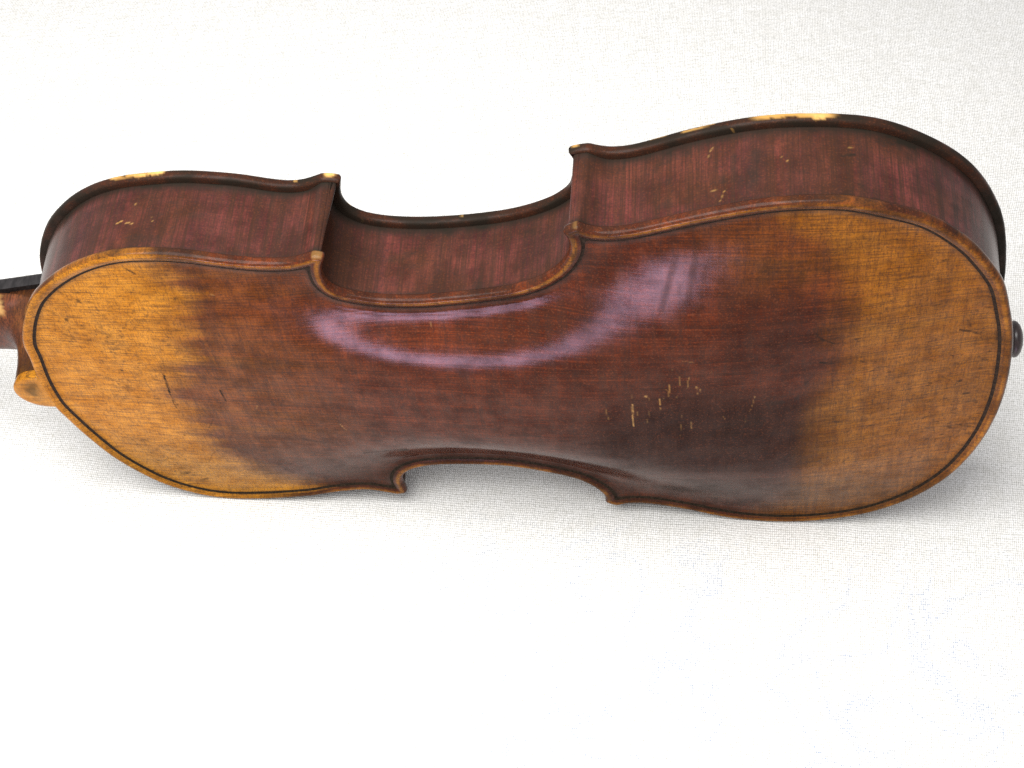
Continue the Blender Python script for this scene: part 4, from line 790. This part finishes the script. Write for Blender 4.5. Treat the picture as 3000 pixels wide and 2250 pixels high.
def make_rib(a, b):
    L = np.sum(np.linalg.norm(np.diff(a, axis=0), axis=1)); n = int(L / 0.6)
    def rs(P):
        s = np.r_[0, np.cumsum(np.linalg.norm(np.diff(P, axis=0), axis=1))]; t = np.linspace(0, s[-1], n)
        return np.c_[np.interp(t, s, P[:, 0]), np.interp(t, s, P[:, 1])]
    a, b = rs(a), rs(b)
    zz = np.linspace(-3.9, -H + 3.9, 54)
    rows = []
    for z in zz:
        f = (z + 3.9) / (-H + 7.8); rows.append(np.c_[a * (1 - f) + b * f, np.full(n, z)])
    T = np.gradient(a, axis=0); T /= np.linalg.norm(T, axis=1)[:, None]
    cen = np.array([178., 0]); N = np.c_[-T[:, 1], T[:, 0]]
    if area2(O_BACK) < 0: N = -N
    for z, q in ((zz[-1], b), (zz[0], a)):
        rows.append(np.c_[q + N * 1.1, np.full(n, z)])
    P = np.vstack(rows); m = len(rows); F = []
    for r in range(m):
        r2 = (r + 1) % m
        for i in range(n - 1): F.append((r * n + i, r * n + i + 1, r2 * n + i + 1, r2 * n + i))
    F.append(tuple(r * n for r in range(m))); F.append(tuple(r * n + n - 1 for r in range(m))[::-1])
    o = mesh_obj('rib', local(P), F, M_RIB, violin, cols=rib_cols(P)); fix_normals(o)
    return o
for a, b in rib_strips(): make_rib(a, b)

# --- the button of the back, over the heel
def glue_z(x): return -40.2 - 0.125 * x
def button():
    t = np.linspace(0, np.pi, 61); r = 10.4
    prof = [(1.0, -0.9), (0.985, -0.35), (0.94, -0.05), (0.86, 0.0)]
    low = [(1.0, -2.6), (0.98, -3.6)]
    V = []; 
    rings = [(s, z) for s, z in low[::-1]] + prof
    for s, z in rings:
        for a in t: V.append((0.5 - (11.8 * s) * np.sin(a), r * s * np.cos(a), z))
        V.append((2.0, -r * s, z)); V.append((2.0, r * s, z))
    n = len(t) + 2; F = []
    for k in range(len(rings) - 1):
        for i in range(n): F.append((k * n + i, k * n + (i + 1) % n, (k + 1) * n + (i + 1) % n, (k + 1) * n + i))
    V = np.array(V)
    # top face as a fan of strips so that the colour can vary over it
    base = (len(rings) - 1) * n
    prev = base; P = [V]
    for s in np.linspace(0.82, 0.06, 16):
        R = V[base:base + n].copy(); R[:, 0] = -4.5 + (R[:, 0] + 4.5) * s / 0.86; R[:, 1] *= s / 0.86; R[:, 2] = 0.05
        o = sum(len(q) for q in P); P.append(R)
        for i in range(n): F.append((prev + i, prev + (i + 1) % n, o + (i + 1) % n, o + i))
        prev = o
    F.append(tuple(prev + i for i in range(n)))
    V = np.vstack(P); c = np.zeros((len(V), 4)); c[:, 0] = 0.85
    dd = np.hypot((V[:, 0] + 3.0) / 4.2, (V[:, 1] + 1.5) / 5.0); c[:, 1] = np.where(V[:, 2] > -.2, 0.85 * sst(1.45, .5, dd + 0.9 * (fbm(V, (3, 3, 3), 311) - .5)), 0.1); c[:, 0] = 0.75 + 0.4 * fbm(V, (4, 4, 4), 317); c[:, 2] = 0.16 * (V[:, 2] > -.2)
    c[V[:, 2] < -.3, 3] = .3
    o = mesh_obj('button', local(V), F, M_PLATE, back, cols=c); fix_normals(o)
button()

# --- neck with its heel: half-round sections that turn from the heel into the handle
def neck():
    Q = [(-11.0, -3.6), (-11.3, -6), (-11.7, -10), (-12.4, -14), (-13.6, -18), (-15.6, -21.5), (-18.6, -24.2), (-22.5, -25.6), (-28, -25.9), (-36, -25.3)]
    for x in (-50, -70, -90, -110, -126): Q.append((x, glue_z(x) + 11.3))
    Q = resamp(catmull(np.array(Q, float), 8), 0.9)
    rows = []
    for x, z in Q:
        if z < -3 and x > -17:                      # heel: base line inside the body
            bx, bz = 3.0, z - 0.55 * max(0.0, -x - 11.0) * 2.2
        else:
            f = min(1.0, (-17 - x) / 10.0); bx = 3.0 * (1 - f) + x * f
            bz = (z - 7.3) * (1 - f) + glue_z(x) * f
        bz = max(bz, glue_z(bx))
        g = sst(-4, -30, z) if x > -22 else 1.0
        w = 9.9 + 5.6 * g - 0.035 * max(0, -x - 20)
        th = np.linspace(0, np.pi, 49); row = []
        for a in th:
            cy = np.sign(np.cos(a)) * abs(np.cos(a)) ** 0.8; sd = np.sin(a) ** 0.85
            row.append((bx + (x - bx) * sd, w * cy, bz + (z - bz) * sd))
        rows.append(row)
    V = np.array(rows).reshape(-1, 3); n = 49; m = len(rows); F = []
    for k in range(m - 1):
        for i in range(n - 1): F.append((k * n + i, k * n + i + 1, (k + 1) * n + i + 1, (k + 1) * n + i))
        F.append((k * n + n - 1, k * n, (k + 1) * n, (k + 1) * n + n - 1))
    F.append(tuple(range(n))); F.append(tuple((m - 1) * n + i for i in range(n))[::-1])
    # pegbox and scroll side continue beyond the picture: a filler block of the root under the fingerboard
    b0 = len(V)
    bl = [(-17, -13.6), (3, -14.0), (3, 14.0), (-17, 13.6)]
    for zf in (0, 1):
        for x, y in bl: V = np.vstack([V, [(x, y, glue_z(x) + 0.05 if zf == 0 else glue_z(x) + 8.0)]])
    F += [(b0, b0 + 1, b0 + 2, b0 + 3), (b0 + 4, b0 + 7, b0 + 6, b0 + 5)] + [(b0 + i, b0 + 4 + i, b0 + 4 + (i + 1) % 4, b0 + (i + 1) % 4) for i in range(4)]
    c = np.zeros((len(V), 4)); nn = fbm(V, (8, 8, 8), 301)
    c[:, 3] = np.clip(.15 + .4 * nn + .6 * sst(-16, -5, V[:, 2]), 0, .95)
    c[:, 0] = .25 * nn
    bare = sst(-20.2, -21.4, V[:, 0] - 0.45 * (V[:, 2] + 36)) * sst(-11, -13.2, V[:, 1])
    c[:, 2] = 0.55 * bare
    o = mesh_obj('neck', local(V), F, M_RIB, violin, cols=c); fix_normals(o)
    return o
neck()

# --- pegbox and scroll at the far end of the neck
def scroll():
    path = [(-126, glue_z(-126) + 5.5, 12.0, 12.4), (-140, glue_z(-140) + 8, 14.0, 12.0), (-160, glue_z(-160) + 12, 12.0, 11.0), (-180, glue_z(-180) + 17, 9.5, 9.6)]
    cx, cz = -188.0, glue_z(-188) + 26.0
    for k in range(40):
        a = math.radians(-60 - k * 16); r = 17.0 * math.exp(-0.048 * k)
        path.append((cx + r * math.cos(a) * 0.9, cz + r * math.sin(a), max(2.0, 8.0 * math.exp(-0.045 * k)), 7.5 + 0.22 * k))
    P = np.array(path); T = np.gradient(P[:, :2], axis=0); T /= np.linalg.norm(T, axis=1)[:, None]; N = np.c_[-T[:, 1], T[:, 0]]
    V = []; F = []; m = 12
    for (x, z, h, w), n in zip(P, N):
        for a in np.linspace(0, 2 * np.pi, m, endpoint=False):
            u, v = np.cos(a), np.sin(a); u = np.sign(u) * abs(u) ** .5; v = np.sign(v) * abs(v) ** .5
            V.append((x + n[0] * u * h * .5, v * w, z + n[1] * u * h * .5))
    for k in range(len(P) - 1):
        for i in range(m): F.append((k * m + i, k * m + (i + 1) % m, (k + 1) * m + (i + 1) % m, (k + 1) * m + i))
    F += [tuple(range(m)), tuple((len(P) - 1) * m + i for i in range(m))]
    V = np.array(V); c = np.zeros((len(V), 4)); c[:, 3] = .2 + .4 * fbm(V, (9, 9, 9), 331)
    fix_normals(mesh_obj('scroll', local(V), F, M_RIB, violin, cols=c))
scroll()

# --- fingerboard
def fingerboard():
    V = []; n = 13; xs = np.r_[np.linspace(-128, 0, 14), np.linspace(14, 140, 10)]
    for x in xs:
        w = 12.2 + (x + 128) * (21.2 - 12.2) / 268; z = glue_z(x)
        row = [(x, -w, z)]
        row += [(x, w * np.cos(a), z - 4.7 - 3.2 * np.sin(a)) for a in np.linspace(np.pi, 0, n)]
        row += [(x, w, z)]
        V += row
    k = n + 2; F = []
    for r in range(len(xs) - 1):
        for i in range(k): F.append((r * k + i, r * k + (i + 1) % k, (r + 1) * k + (i + 1) % k, (r + 1) * k + i))
    F.append(tuple(range(k))); F.append(tuple((len(xs) - 1) * k + i for i in range(k)))
    o = mesh_obj('fingerboard', local(V), F, M_EBONY, violin, smooth=False); fix_normals(o)
fingerboard()

# --- end pin (turned, stands in the lower block)
def end_pin():
    prof = [(0, 3.2), (1.6, 3.2), (2.4, 3.6), (2.6, 5.6), (3.0, 6.6), (3.7, 7.1), (4.4, 7.0), (4.8, 6.3), (5.0, 6.15), (5.4, 6.5), (6.2, 6.2), (7.0, 5.0), (7.6, 3.0), (7.8, 0.3)]
    V = []; n = 40
    for s, r in prof:
        for a in np.linspace(0, 2 * np.pi, n, endpoint=False): V.append((352.6 + s * 1.28, r * 1.03 * np.cos(a), -19 + r * 1.03 * np.sin(a)))
    F = []
    for k in range(len(prof) - 1):
        for i in range(n): F.append((k * n + i, k * n + (i + 1) % n, (k + 1) * n + (i + 1) % n, (k + 1) * n + i))
    F.append(tuple((len(prof) - 1) * n + i for i in range(n)))
    o = mesh_obj('end_pin', local(V), F, M_PIN, violin); fix_normals(o)
end_pin()
